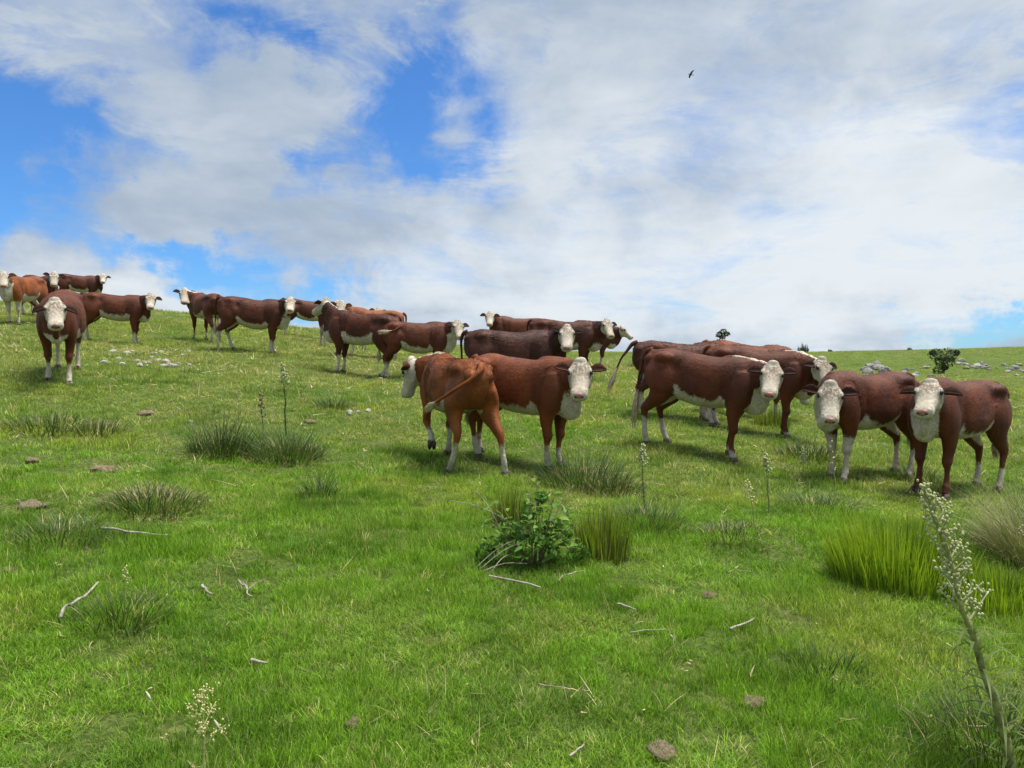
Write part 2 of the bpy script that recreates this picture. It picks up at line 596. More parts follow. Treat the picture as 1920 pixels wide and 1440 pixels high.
def build_grass():
    gm = blade_mat('grass_blade')
    near = [tuft('tuft', 38, 0.065, 0.022, 0.085, 0.0034, 1.6, gm, 50 + k) for k in range(5)] + [tuft('tuft', 30, 0.07, 0.03, 0.11, 0.0032, 2.0, gm, 66)]
    mid = [tuft('tuft', 22, 0.10, 0.025, 0.08, 0.0060, 1.6, gm, 70 + k) for k in range(5)]
    far = [tuft('tuft', 18, 0.22, 0.03, 0.09, 0.011, 1.4, gm, 90 + k) for k in range(4)]
    P, S, I, RRs = [], [], [], []
    for r0, r1, dens, off, nv, sc in ((1.6, 5.2, 680, 0, 6, 1.0), (5.2, 8.5, 460, 0, 6, 1.08), (8.5, 15, 170, 6, 5, 1.0), (15, 30, 70, 6, 5, 1.25),
                                      (30, 62, 14, 11, 4, 1.1), (62, 125, 3.2, 11, 4, 1.6)):
        p, rr = sector_points(r0, r1, dens)
        P.append(p); RRs.append(rr)
        k = RNG.integers(0, nv if off else 5, len(p))
        if off == 0:
            k[RNG.uniform(0, 1, len(p)) < 0.16 * (fbm(p[:, 0] * 0.8, p[:, 1] * 0.8, 88, 3) > 0.5)] = 5
        I.append(off + k)
        S.append(np.full(len(p), sc))
    P = np.vstack(P); rr = np.concatenate(RRs); I = np.concatenate(I); S = np.concatenate(S)
    n = len(P)
    thin = fbm(P[:, 0] * 2.4, P[:, 1] * 2.4, 121, 3)
    keep = (thin < 0.60) | (RNG.uniform(0, 1, n) < 0.35)
    P = P[keep]; rr = rr[keep]; I = I[keep]; S = S[keep]; n = len(P)
    x, y = P[:, 0], P[:, 1]
    z = ground(x, y)
    hh = 0.35 + 1.5 * fbm(x * 1.6 + 5, y * 1.6, 61, 4) ** 1.5 * RNG.uniform(0.5, 1.6, n)
    scl = np.column_stack([S * RNG.uniform(0.8, 1.25, n), S * RNG.uniform(0.8, 1.25, n), S * hh])
    rot = np.column_stack([RNG.normal(0, 0.12, n), RNG.normal(0, 0.12, n), RNG.uniform(0, 6.28, n)])
    scatter('pasture_grass', np.column_stack([x, y, z]), rot, scl, pasture_tint(x, y, rr, n), I, near + mid + far,
            'short grazed pasture grass covering the whole hillside', 'grass')
    # dead stalks lying and standing in the sward
    sm = blade_mat('dry_stalk', transl=0.1, rough=0.7)
    vs = []
    for k in range(5):
        r = np.random.default_rng(200 + k)
        m_ = 3
        base = np.column_stack([r.normal(0, 0.03, m_), r.normal(0, 0.03, m_), np.zeros(m_)])
        V, F = blades(base, r.uniform(0, 6.28, m_), r.uniform(0.2, 1.2, m_), r.uniform(0.5, 1.6, m_), r.uniform(0.10, 0.24, m_), np.full(m_, 0.0035), 3)
        vs.append(variant('stalk', V, F, sm))
    for k in range(4):      # fallen leaf and stem fragments
        r = np.random.default_rng(230 + k)
        m_ = 2
        V, F = blades(np.column_stack([r.normal(0, 0.02, m_), r.normal(0, 0.02, m_), np.full(m_, 0.035)]), r.uniform(0, 6.28, m_), r.uniform(1.2, 1.7, m_), r.uniform(1.3, 1.9, m_), r.uniform(0.02, 0.05, m_), np.full(m_, 0.010), 2)
        vs.append(variant('fragment', V, F, sm))
    P, rr = [], []
    for r0, r1, dens in ((1.8, 8, 16), (8, 22, 10), (22, 45, 2.0)):
        p, q = sector_points(r0, r1, dens)
        P.append(p); rr.append(q)
    P = np.vstack(P); rr = np.concatenate(rr)
    n = len(P)
    keep = fbm(P[:, 0] * 0.6, P[:, 1] * 0.6, 77, 3) + RNG.uniform(-0.2, 0.2, n) + np.clip((rr - 7) / 30, 0, 0.2) > 0.52
    P = P[keep]; rr = rr[keep]; n = len(P)
    c = lerp((0.52, 0.46, 0.30), (0.30, 0.26, 0.13), RNG.uniform(0, 1, n))
    w = np.clip(rr / 7, 1, 3.5)
    scl = np.column_stack([w, w, RNG.uniform(0.6, 1.2, n)])
    scatter('dry_stalks', np.column_stack([P, ground(P[:, 0], P[:, 1])]), np.column_stack([RNG.normal(0, 0.3, n), RNG.normal(0, 0.3, n), RNG.uniform(0, 6.28, n)]),
            scl, np.column_stack([c, np.ones(n)]), RNG.integers(0, 9, n), vs, 'thin dead straw coloured grass stalks scattered through the green pasture', 'dead grass')


build_grass()


# ------------------------------------------------------------------ lofts
def resample(tab, per=4):
    """Catmull-Rom through the rows of a table"""
    T = np.array(tab, float)
    n = len(T)
    out = []
    for i in range(n - 1):
        p0 = T[max(i - 1, 0)]; p1 = T[i]; p2 = T[i + 1]; p3 = T[min(i + 2, n - 1)]
        for k in range(per):
            u = k / per
            out.append(0.5 * ((2 * p1) + (-p0 + p2) * u + (2 * p0 - 5 * p1 + 4 * p2 - p3) * u * u + (-p0 + 3 * p1 - 3 * p2 + p3) * u ** 3))
    out.append(T[-1])
    return np.array(out)


class Shell:
    """closed lofted pieces that overlap; each keeps its centre line so that markings can be found again"""
    def __init__(self):
        self.v, self.f, self.s = [], [], []

    def ring_loft(self, comp, C, A, B, a, bt, bb, n=2.0, seg=20, pear=0.0, closed_tag=True):
        C, A, B = np.asarray(C), np.asarray(A), np.asarray(B)
        m = len(C)
        th = np.linspace(0, 2 * math.pi, seg, endpoint=False)
        ct, st = np.cos(th), np.sin(th)
        cs = np.sign(ct) * np.abs(ct) ** (2 / n)
        ss = np.sign(st) * np.abs(st) ** (2 / n)
        base = len(self.v)
        for i in range(m):
            h = np.where(ss > 0, bt[i], bb[i])
            w = a[i] * (1 - pear * ss)
            pts = C[i] + np.outer(cs * w, A[i]) + np.outer(ss * h, B[i])
            self.v.extend(pts.tolist())
        for i in range(m - 1):
            for k in range(seg):
                k2 = (k + 1) % seg
                self.f.append((base + i * seg + k, base + i * seg + k2, base + (i + 1) * seg + k2, base + (i + 1) * seg + k))
        c0 = len(self.v); self.v.append(C[0].tolist())
        c1 = len(self.v); self.v.append(C[-1].tolist())
        for k in range(seg):
            k2 = (k + 1) % seg
            self.f.append((c0, base + k2, base + k))
            self.f.append((c1, base + (m - 1) * seg + k, base + (m - 1) * seg + k2))
        for i in range(m if comp != 'skip' else 0):
            self.s.append((comp, i / (m - 1), C[i], A[i], B[i], a[i], bt[i], bb[i]))

    def tube(self, comp, rows, side, seg=16, per=4, n=2.0):
        """rows: x y z ra rb (ra fore-aft / up, rb sideways)"""
        T = resample(rows, per)
        C = T[:, :3]
        tan = np.gradient(C, axis=0)
        tan /= np.linalg.norm(tan, axis=1)[:, None] + 1e-9
        S = np.tile(np.asarray(side, float), (len(C), 1)) if np.ndim(side) == 1 else resample(side, per)
        S = S - tan * (S * tan).sum(1)[:, None]
        S /= np.linalg.norm(S, axis=1)[:, None]
        U = np.cross(tan, S)
        self.ring_loft(comp, C, S, U, T[:, 4], T[:, 3], T[:, 3], n, seg)

    def blob(self, comp, c, r, seg=14):
        c = np.array(c, float)
        k = np.linspace(-0.98, 0.98, 9)
        C = np.array([c + np.array([r[0] * q, 0, 0]) for q in k])
        w = np.sqrt(1 - k * k)
        A = np.tile([0, 1.0, 0], (len(k), 1)); B = np.tile([0, 0, 1.0], (len(k), 1))
        self.ring_loft(comp, C, A, B, r[1] * w, r[2] * w, r[2] * w, 2, seg)

    def classify(self, P):
        comps = [q[0] for q in self.s]
        C = np.array([q[2] for q in self.s]); A = np.array([q[3] for q in self.s]); B = np.array([q[4] for q in self.s])
        a = np.array([q[5] for q in self.s]); bt = np.array([q[6] for q in self.s]); bb = np.array([q[7] for q in self.s])
        T = np.cross(A, B)
        D = P[:, None, :] - C[None]
        da = (D * A).sum(-1) / np.maximum(a, 1e-3)
        up = (D * B).sum(-1)
        db = up / np.maximum(np.where(up > 0, bt, bb), 1e-3)
        dt = (D * T).sum(-1) / np.maximum((a + bt + bb) / 3, 0.02)
        q = np.sqrt(da * da + db * db + 1.5 * dt * dt)
        i = q.argmin(1)
        r = np.arange(len(P))
        return np.array(comps)[i], np.array([s[1] for s in self.s])[i], da[r, i], db[r, i]


def sstep(x, lo, hi):
    k = np.clip((x - lo) / (hi - lo), 0, 1)
    return k * k * (3 - 2 * k)


# ------------------------------------------------------------------ cattle
M_EYE = simple_mat('eye', (0.008, 0.006, 0.005), 0.12, 0.1, spec=0.6)
M_NOSE = simple_mat('nose', (0.34, 0.165, 0.13), 0.45, 0.2, 40)
M_NOSE_D = simple_mat('nose_dark', (0.16, 0.085, 0.07), 0.45, 0.2, 40)
M_NOSTRIL = simple_mat('nostril', (0.03, 0.015, 0.012), 0.6, 0.1)
M_HOOF = simple_mat('hoof', (0.09, 0.07, 0.055), 0.6, 0.3, 30)
M_SWITCH = simple_mat('switch_hair', (0.62, 0.52, 0.38), 0.8, 0.3, 25, bump=0.5, bscale=120, col2=(0.40, 0.30, 0.18))
_mats = {}


def coat_mat(brown, hairs=False):
    key = tuple(brown) + (hairs,)
    if key in _mats:
        return _mats[key]
    m, t, out = new_mat('coat')
    p = t.n('ShaderNodeBsdfPrincipled')
    tc = t.n('ShaderNodeTexCoord').outputs['Object']
    wa = t.n('ShaderNodeAttribute', attribute_name='white').outputs['Fac']
    mo = t.n('ShaderNodeAttribute', attribute_name='mottle').outputs['Fac']
    edge = t.noise(tc, 26, 4, 0.6)
    wf = t.smooth(t.math('MULTIPLY_ADD', t.math('SUBTRACT', edge, 0.5), 0.9, wa), 0.30, 0.70)
    st = t.n('ShaderNodeMapping')
    st.inputs['Scale'].default_value = (0.45, 1.0, 1.0)
    t.l(tc, st.inputs[0])
    hair = t.noise(st.outputs[0], 42, 5, 0.65)
    blot = t.noise(tc, 3.2, 4, 0.55)
    b1 = tuple(c * 0.66 for c in brown)
    b2 = tuple(min(1, c * 1.36) for c in brown)
    bc = t.mix(t.smooth(blot, 0.3, 0.7), rgba(b1), rgba(b2))
    bc = t.mix(t.math('MULTIPLY', t.smooth(hair, 0.35, 0.72), 0.45), bc, rgba(tuple(c * 0.55 for c in brown)))
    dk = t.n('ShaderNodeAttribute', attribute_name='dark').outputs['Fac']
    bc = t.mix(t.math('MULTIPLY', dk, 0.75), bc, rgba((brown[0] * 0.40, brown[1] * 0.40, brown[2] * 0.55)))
    curl = t.noise(tc, 34, 5, 0.7)
    wc = t.mix(t.smooth(blot, 0.35, 0.75), rgba((0.64, 0.585, 0.49)), rgba((0.50, 0.435, 0.335)))
    wc = t.mix(t.math('MULTIPLY', t.smooth(curl, 0.36, 0.56), mo), wc, rgba((0.17, 0.125, 0.085)))
    wc = t.mix(t.math('MULTIPLY', t.smooth(hair, 0.45, 0.75), 0.25), wc, rgba((0.40, 0.32, 0.23)))
    fc = t.mix(wf, bc, wc)
    if hairs:
        rnd = t.n('ShaderNodeNewGeometry').outputs['Random Per Island']
        fc = t.mix(rnd, t.mix(1.0, fc, rgba((0.66, 0.64, 0.62)), 'MULTIPLY'), t.mix(1.0, fc, rgba((1.42, 1.40, 1.36)), 'MULTIPLY'))
    t.l(fc, p.inputs['Base Color'])
    p.inputs['Roughness'].default_value = 0.62
    p.inputs['Specular IOR Level'].default_value = 0.28
    p.inputs['Sheen Weight'].default_value = 0.03
    p.inputs['Sheen Roughness'].default_value = 0.5
    b = t.n('ShaderNodeBump')
    b.inputs['Strength'].default_value = 0.35
    b.inputs['Distance'].default_value = 0.012
    t.l(t.math('ADD', t.noise(tc, 55, 4, 0.6), t.math('MULTIPLY', t.math('MULTIPLY', curl, mo), 1.6)), b.inputs['Height'])
    t.l(b.outputs[0], p.inputs['Normal'])
    t.l(p.outputs[0], out.inputs[0])
    _mats[key] = m
    return m


ORANGE = (0.225, 0.06, 0.011)
TAN = (0.16, 0.04, 0.0095)
RED = (0.108, 0.0255, 0.0078)
BROWN = (0.084, 0.0205, 0.0078)
DARK = (0.06, 0.0155, 0.0075)

# x, top z, bottom z, half width
TORSO = [(-0.845, 1.10, 0.98, 0.05), (-0.825, 1.17, 0.88, 0.12), (-0.76, 1.225, 0.78, 0.19), (-0.64, 1.265, 0.70, 0.245),
         (-0.48, 1.285, 0.645, 0.275), (-0.28, 1.270, 0.570, 0.290), (-0.05, 1.250, 0.515, 0.325), (0.18, 1.245, 0.500, 0.325),
         (0.38, 1.262, 0.520, 0.285), (0.55, 1.285, 0.555, 0.245), (0.70, 1.250, 0.585, 0.205), (0.82, 1.12, 0.620, 0.150), (0.885, 0.98, 0.70, 0.07)]
HIND = [(-0.54, 1.10, 0.17, 0.07, 0.130), (-0.53, 0.95, 0.220, 0.105, 0.145), (-0.51, 0.80, 0.195, 0.105, 0.155), (-0.535, 0.68, 0.138, 0.082, 0.152),
        (-0.615, 0.575, 0.086, 0.056, 0.148), (-0.705, 0.485, 0.062, 0.044, 0.142), (-0.715, 0.42, 0.047, 0.036, 0.138),
        (-0.695, 0.29, 0.036, 0.029, 0.132), (-0.675, 0.16, 0.041, 0.037, 0.128), (-0.645, 0.09, 0.038, 0.035, 0.126), (-0.625, 0.045, 0.048, 0.044, 0.126)]
FORE = [(0.56, 1.10, 0.11, 0.05, 0.150), (0.58, 0.93, 0.155, 0.075, 0.165), (0.565, 0.78, 0.140, 0.080, 0.165), (0.53, 0.66, 0.105, 0.068, 0.155),
        (0.51, 0.55, 0.076, 0.055, 0.142), (0.515, 0.44, 0.056, 0.048, 0.130), (0.525, 0.385, 0.060, 0.053, 0.126), (0.512, 0.315, 0.038, 0.034, 0.123),
        (0.512, 0.19, 0.033, 0.031, 0.120), (0.522, 0.125, 0.044, 0.041, 0.120), (0.538, 0.085, 0.038, 0.036, 0.120), (0.552, 0.045, 0.050, 0.046, 0.120)]
# along the head: distance from the poll, upper edge, lower edge, half width
HEAD = [(-0.03, 0.00, -0.06, 0.045), (-0.005, 0.045, -0.10, 0.092), (0.05, 0.062, -0.160, 0.130), (0.11, 0.060, -0.195, 0.150), (0.165, 0.052, -0.205, 0.153),
        (0.23, 0.042, -0.198, 0.134), (0.305, 0.032, -0.165, 0.114), (0.38, 0.026, -0.140, 0.103), (0.435, 0.022, -0.130, 0.108),
        (0.48, 0.010, -0.125, 0.106), (0.512, -0.010, -0.110, 0.088), (0.525, -0.03, -0.09, 0.05)]


def cow(label, px, d, heading, look='cam', yaw=0.0, pitch=44.0, neck=(None, None), brown=RED, scale=1.0, legs=None, tail=None, crest=0.0,
        sock=(0.36, 0.28), belly=0.06, chest=0.3, nose='pink', white_legs=False, lifted=None, ear_tilt=5.0, roll=0.0, seed=0, fat=1.0, bulge=0.0):
    """a standing cow; px is where its middle stands in the picture, d metres in front of the camera"""
    rng = np.random.default_rng(100 + seed)
    if d > 12.5:
        scale *= 1 + np.random.default_rng(6000 + seed).normal(-0.005, 0.03)
    x0 = (px - 960) / FPX * d * math.cos(PITCH)
    y0 = d
    h = R(heading)
    fw = np.array([math.cos(h), math.sin(h)])
    lf = np.array([-math.sin(h), math.cos(h)])

    def wxy(lx, ly):
        return x0 + scale * (fw[0] * lx + lf[0] * ly), y0 + scale * (fw[1] * lx + lf[1] * ly)
    zf = gz(*wxy(0.53, 0)); zb = gz(*wxy(-0.6, 0))
    pit = math.atan2(zf - zb, 1.13 * scale)
    root = bpy.data.objects.new('cow', None)
    root.empty_display_size = 0.3
    link(root)
    zc = zb + (zf - zb) * (0.6 / 1.13)
    root.location = (x0, y0, zc)
    root.rotation_euler = (Matrix.Rotation(h, 3, 'Z') @ Matrix.Rotation(-pit, 3, 'Y')).to_euler()
    root.scale = (0.94 * scale, scale, scale)
    bpy.context.view_layer.update()
    MW = Matrix.Translation(root.location) @ root.rotation_euler.to_matrix().to_4x4() @ Matrix.Diagonal((0.94 * scale, scale, scale, 1))
    MI = MW.inverted()
    sh = Shell()
    # trunk
    fat = fat * (1 + rng.normal(0, 0.035))
    T = resample(TORSO, 4)
    xs, top, bot, hw = T[:, 0], T[:, 1], T[:, 2].copy(), T[:, 3] * fat
    bot += 0.085 * np.exp(-((xs - 0.1) / 0.75) ** 4)
    hw = hw * 0.885
    bot -= (fat - 1) * 0.35 * np.exp(-((xs - 0.05) / 0.4) ** 2) + bulge * np.exp(-((xs + 0.1) / 0.3) ** 2)
    zc_ = bot + (top - bot) * 0.50
    C = np.column_stack([xs, np.zeros_like(xs), zc_])
    A = np.tile([0, 1.0, 0], (len(xs), 1)); B = np.tile([0, 0, 1.0], (len(xs), 1))
    sh.ring_loft('torso', C, A, B, hw, top - zc_, zc_ - bot, 2.55, 28, pear=0.05)
    for s in (-1, 1):
        sh.blob('skip', (-0.50, s * 0.165, 1.15), (0.16, 0.075, 0.085))      # hook bones
        sh.blob('skip', (-0.74, s * 0.10, 1.11), (0.10, 0.07, 0.085))          # pin bones
    sh.blob('skip', (0.50, 0, 1.255), (0.26, 0.07, 0.045))                       # withers
    sh.blob('skip', (-0.70, 0, 1.20), (0.16, 0.06, 0.055))                     # tail head
    sh.blob('brisket', (0.75, 0, 0.70), (0.17, 0.088, 0.12))
    # legs
    feet = []
    lr = np.random.default_rng(5000 + seed)
    lg = [(q[0] + lr.normal(0, 0.05), q[1] + abs(lr.normal(0, 0.012))) for q in (legs or [(0, 0), (0, 0), (0, 0), (0, 0)])]     # swing (m, forward) and outward shift: fore left, fore right, hind left, hind right
    for k, (prof, s) in enumerate(((FORE, 1), (FORE, -1), (HIND, 1), (HIND, -1))):
        sw, outw = lg[k]
        fx, fy = prof[-1][0] + sw, s * (prof[-1][4] + outw)
        w = MW @ Vector((fx, fy, 0))
        dz = (MI @ Vector((w.x, w.y, gz(w.x, w.y)))).z
        dz = max(-0.16, min(0.16, dz)) - 0.005
        rows = []
        if lifted == k:
            pts = [(0.56, 1.10), (0.58, 0.93), (0.59, 0.78), (0.60, 0.67), (0.63, 0.57), (0.68, 0.47), (0.69, 0.42), (0.65, 0.37), (0.56, 0.30), (0.53, 0.28), (0.50, 0.24), (0.48, 0.20)]
            for (qx, qz), pr in zip(pts, prof):
                rows.append((qx, s * pr[4], qz, pr[2], pr[3]))
            feet.append((0.465, s * 0.12, 0.165, R(75)))
        else:
            for (qx, qz, ra, rb, qy) in prof:
                f = max(0.0, 1 - qz / 0.95)
                f2 = max(0.0, 1 - qz / 0.70)
                rows.append((qx + sw * f, s * (qy + outw * f), qz + dz * f2, ra * (1.0 + 0.15 * min(1, max(0, (qz - 0.3) / 0.2))), rb * (1.0 + 0.18 * min(1, max(0, (qz - 0.3) / 0.2)))))
            feet.append((fx, fy, dz, 0.0))
        sh.tube('fore' if k < 2 else 'hind', rows, (0, 1, 0), 14, 4)
    # head placement
    ny, nz = neck
    base = Vector((0.58, 0, 1.02))
    if look == 'cam':
        camL = MI @ Vector((0, 0, EYE))
        vv = camL - Vector((0.9, 0, 1.25))
        hy = math.atan2(vv.y, vv.x) + R(yaw)
        while hy > math.pi: hy -= 2 * math.pi
        while hy < -math.pi: hy += 2 * math.pi
    else:
        hy = R(yaw)
    if ny is None:
        ny = max(-48, min(48, math.degrees(hy) * 0.42))
    if nz is None:
        nz = 1.33
    vr = np.random.default_rng(4000 + seed)
    nz += vr.normal(0, 0.025)
    hp = R(pitch + vr.normal(0, 4))
    a = Vector((math.cos(hy) * math.cos(hp), math.sin(hy) * math.cos(hp), -math.sin(hp)))
    s_ = Vector((-math.sin(hy), math.cos(hy), 0))
    u = a.cross(s_)
    if u.z < 0 and hp < R(89):
        u = -u
    if roll:
        rm = Matrix.Rotation(R(roll), 3, a)
        s_ = rm @ s_; u = rm @ u
    L = 0.44
    HS = 0.92
    poll = Vector((base.x + L * math.cos(R(ny)), L * math.sin(R(ny)), nz))
    throat = poll + a * 0.07 - u * 0.085
    a_n, s_n, u_n = np.array(a), np.array(s_), np.array(u)
    P = np.array(poll)
    Tn = resample(HEAD, 3)
    Tn = Tn * np.array([HS, HS, HS, HS * 1.02])
    tt, tp, bt, hw2 = Tn.T
    mid = (tp + bt) / 2
    C = P + np.outer(tt, a_n) + np.outer(mid, u_n)
    sh.ring_loft('head', C, np.tile(s_n, (len(tt), 1)), np.tile(u_n, (len(tt), 1)), hw2, tp - mid, mid - bt, 2.3, 18, pear=-0.10)

    def hb(t_, s2, u2, r):
        t_, s2, u2 = t_ * HS, s2 * HS, u2 * HS
        r = tuple(q * HS for q in r)
        c = P + a_n * t_ + s_n * s2 + u_n * u2
        k = np.linspace(-0.97, 0.97, 7)
        w = np.sqrt(1 - k * k)
        sh.ring_loft('head', np.array([c + a_n * r[0] * q for q in k]), np.tile(s_n, (7, 1)), np.tile(u_n, (7, 1)), r[1] * w, r[2] * w, r[2] * w, 2, 10)
    for s in (-1, 1):
        hb(0.145, s * 0.122, 0.022, (0.055, 0.034, 0.040))     # brows
        hb(0.205, s * 0.105, -0.120, (0.09, 0.034, 0.06))      # cheeks
        hb(0.462, s * 0.064, -0.012, (0.04, 0.036, 0.030))     # nostril wings
    hb(-0.005, 0, 0.035, (0.055, 0.085, 0.060))                # poll tuft
    hb(0.43, 0, -0.125, (0.070, 0.055, 0.028))                 # chin
    # neck
    n0 = np.array([0.44, 0, 0.97]); n1 = np.array([0.64, 0, 1.03])
    n3 = np.array(throat)
    side0 = np.array([0, 1.0, 0])
    nv = Vector((math.cos(R(ny)), math.sin(R(ny)), 0))
    n2 = n1 * 0.45 + n3 * 0.55 + np.array([nv.x * 0.03, nv.y * 0.03, 0.01])
    ns = np.array([-math.sin(R(ny)), math.cos(R(ny)), 0])
    rows = [(*n0, 0.29, 0.175), (*n1, 0.26, 0.165), (*n2, 0.185, 0.125), (*n3, 0.125, 0.100)]
    sh.tube('neck', rows, [side0, side0 * 0.7 + ns * 0.3, ns * 0.8 + side0 * 0.2, ns], 18, 5)
    # dewlap
    q3 = throat + a * 0.10 - u * 0.06
    q0 = np.array([0.79, 0, 0.71]); q3 = np.array(q3)
    q1 = q0 * 0.66 + q3 * 0.34 + np.array([nv.x * 0.03, nv.y * 0.03, -0.05]); q2 = q0 * 0.33 + q3 * 0.67 + np.array([nv.x * 0.01, 0, -0.05])
    sh.tube('dewlap', [(*q0, 0.085, 0.06), (*q1, 0.085, 0.048), (*q2, 0.06, 0.042), (*q3, 0.035, 0.035)], [side0, side0, ns, ns], 12, 4)
    # one continuous skin
    me = bpy.data.meshes.new('cow_body')
    me.from_pydata(sh.v, [], sh.f)
    me.update()
    tmp = bpy.data.objects.new('tmp', me)
    COL.objects.link(tmp)
    md = tmp.modifiers.new('r', 'REMESH')
    md.mode = 'VOXEL'
    md.voxel_size = 0.0165 if d < 12.5 else (0.021 if d < 20 else 0.027)
    ms = tmp.modifiers.new('s', 'SMOOTH')
    ms.factor = 0.5
    ms.iterations = 4 if d < 12.5 else 3
    dg = bpy.context.evaluated_depsgraph_get()
    dg.update()
    nm = bpy.data.meshes.new_from_object(tmp.evaluated_get(dg))
    bpy.data.objects.remove(tmp)
    bpy.data.meshes.remove(me)
    nm.name = 'cow_body'
    V = np.zeros(len(nm.vertices) * 3)
    nm.vertices.foreach_get('co', V)
    V = V.reshape(-1, 3)
    comp, tpar, da, db = sh.classify(V)
    nz1 = vnoise3(V * 6.0 + seed * 3.7, seed) - 0.5
    nz2 = vnoise3(V * 17.0 + seed, seed + 7) - 0.5
    wob = nz1 * 0.6 + nz2 * 0.3
    X, Z = V[:, 0], V[:, 2]
    white = np.zeros(len(V))
    thr = -0.77 + belly + 0.26 * np.exp(-((X + 0.27) / 0.10) ** 2) + 0.20 * np.exp(-((X - 0.36) / 0.05) ** 2) - 0.5 * sstep(-X, 0.45, 0.7)
    m = comp == 'torso'
    white[m] = 0.5 + (thr[m] + 0.04 - db[m] + wob[m] * 0.6) * 2.6
    front = m & (X > 0.66)
    white[front] = np.maximum(white[front], 0.5 + ((0.62 + chest * 0.35 + wob[front] * 0.12) - Z[front]) * 6)
    m = comp == 'brisket'
    white[m] = 0.5 + ((0.70 + chest * 0.35 + wob[m] * 0.14) - Z[m]) * 7
    m = comp == 'dewlap'
    white[m] = 0.5 + (0.95 * chest - 0.16 - tpar[m] * 0.9 + wob[m] * 0.7) * 1.8
    m = comp == 'neck'
    white[m] = 0.5 + (-1.35 + chest * 0.72 - db[m] + wob[m] * 0.5) * 2.0
    if crest:
        white[m] = np.maximum(white[m], 0.5 + np.where(db[m] > 0.4, 0.30 * crest - np.abs(da[m]) + wob[m] * 0.3, -1) * 3)
        m = (comp == 'torso') & (X > 0.42) & (db > 0.5)
        white[m] = np.maximum(white[m], 0.5 + (0.22 * crest - np.abs(da[m]) + wob[m] * 0.25) * 3)
    white[comp == 'head'] = 1.0
    for nm_, s_h in (('fore', sock[1]), ('hind', sock[0])):
        m = comp == nm_
        hh = s_h + (0.28 if (white_legs and nm_ == 'fore') else 0)
        white[m] = 0.5 + (hh + rng.normal(0, 0.03) + wob[m] * 0.34 - Z[m]) * 6
        if nm_ == 'hind':     # pale inner thigh
            white[m] = np.maximum(white[m], np.where((np.abs(V[m, 1]) < 0.10) & (Z[m] < 0.72), 0.9, 0))
    mot = np.zeros(len(V))
    m = comp == 'head'
    fore_head = sstep(-tpar[m], -0.62, -0.25) * sstep(db[m], -0.2, 0.5)
    mot[m] = 0.32 + 0.66 * fore_head
    mot[m] = np.maximum(mot[m], 0.8 * np.exp(-(((tpar[m] - 0.36) / 0.09) ** 2)) * sstep(np.abs(da[m]), 0.55, 0.85) * sstep(db[m], -0.3, 0.3))
    mot[comp == 'dewlap'] = 0.35
    mot[comp == 'brisket'] = 0.3
    mot[(comp == 'fore') | (comp == 'hind')] = 0.4
    mot[comp == 'torso'] = 0.3
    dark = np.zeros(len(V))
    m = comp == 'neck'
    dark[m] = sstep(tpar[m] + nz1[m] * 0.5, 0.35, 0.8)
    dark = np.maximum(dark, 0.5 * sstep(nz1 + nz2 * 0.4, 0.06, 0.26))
    # relief: ribs, muscle and loose skin
    N = np.zeros(len(V) * 3)
    nm.vertices.foreach_get('normal', N)
    N = N.reshape(-1, 3)
    rel = (vnoise3(V * 4.3 + 9 + seed, seed + 11) - 0.5) * 0.030 + (vnoise3(V * 11.0 + seed, seed + 13) - 0.5) * 0.010
    mt = (comp == 'torso')
    def g2(x_, z_, rx, rz):
        return np.exp(-((X - x_) / rx) ** 2 - ((Z - z_) / rz) ** 2)
    flank = (-0.045 * g2(-0.32, 1.08, 0.085, 0.10) + 0.020 * g2(-0.50, 1.17, 0.06, 0.06) - 0.026 * g2(0.355, 0.82, 0.04, 0.20)
             - 0.022 * g2(-0.33, 0.74, 0.035, 0.14) + 0.016 * g2(0.52, 1.0, 0.09, 0.16) - 0.020 * g2(-0.64, 1.12, 0.05, 0.07) + 0.014 * g2(0.0, 0.78, 0.25, 0.14))
    rel = rel * np.where(comp == 'head', 0.25, np.where((comp == 'fore') | (comp == 'hind'), 0.35, 1.0)) + np.where(mt, flank, 0)
    fold = np.where((comp == 'neck'), np.sin(tpar * 34 + nz1 * 5) * 0.005, 0)
    V2 = V + N * (rel + fold)[:, None]
    nm.vertices.foreach_set('co', V2.ravel().astype(np.float32))
    nm.update()
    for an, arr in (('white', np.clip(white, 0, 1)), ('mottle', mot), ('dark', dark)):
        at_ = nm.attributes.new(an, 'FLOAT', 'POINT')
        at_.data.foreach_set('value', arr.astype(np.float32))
    nm.materials.clear()
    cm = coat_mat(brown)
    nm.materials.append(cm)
    nm.polygons.foreach_set('use_smooth', [True] * len(nm.polygons))
    body = link(bpy.data.objects.new('body', nm), root)

    if d < 20:
        coat_hair(nm, V2, N, comp, np.clip(white, 0, 1), mot, dark, a_n, brown, body, 30000 if d < 12.5 else 9000, 1.0 if d < 12.5 else 1.6, seed)

    # ears: a cupped leaf on each side of the poll
    em = ear_mat(brown)
    for s in (-1, 1):
        e0 = poll + a * 0.0690 + s_ * (s * 0.1086) - u * 0.0230
        tilt = R(ear_tilt + rng.uniform(-10, 10))
        ax = (s_ * (s * math.cos(tilt)) + Vector((0, 0, 1)) * math.sin(tilt) - u * 0.10).normalized()
        wd = (a - ax * a.dot(ax)).normalized()
        nr = ax.cross(wd)
        if nr.dot(u) < 0: nr = -nr
        vs, fs = [], []
        prof = [(0.0, 0.030), (0.03, 0.042), (0.07, 0.058), (0.115, 0.058), (0.155, 0.040), (0.185, 0.014), (0.195, 0.003)]
        K = 5
        for (l, w) in prof:
            for k in range(K):
                q = (k / (K - 1)) * 2 - 1
                cup = (q * q) * w * 0.75
                vs.append(e0 + ax * l + wd * (q * w) + nr * (cup - 0.02 + 0.012 * math.sin(l * 12)))
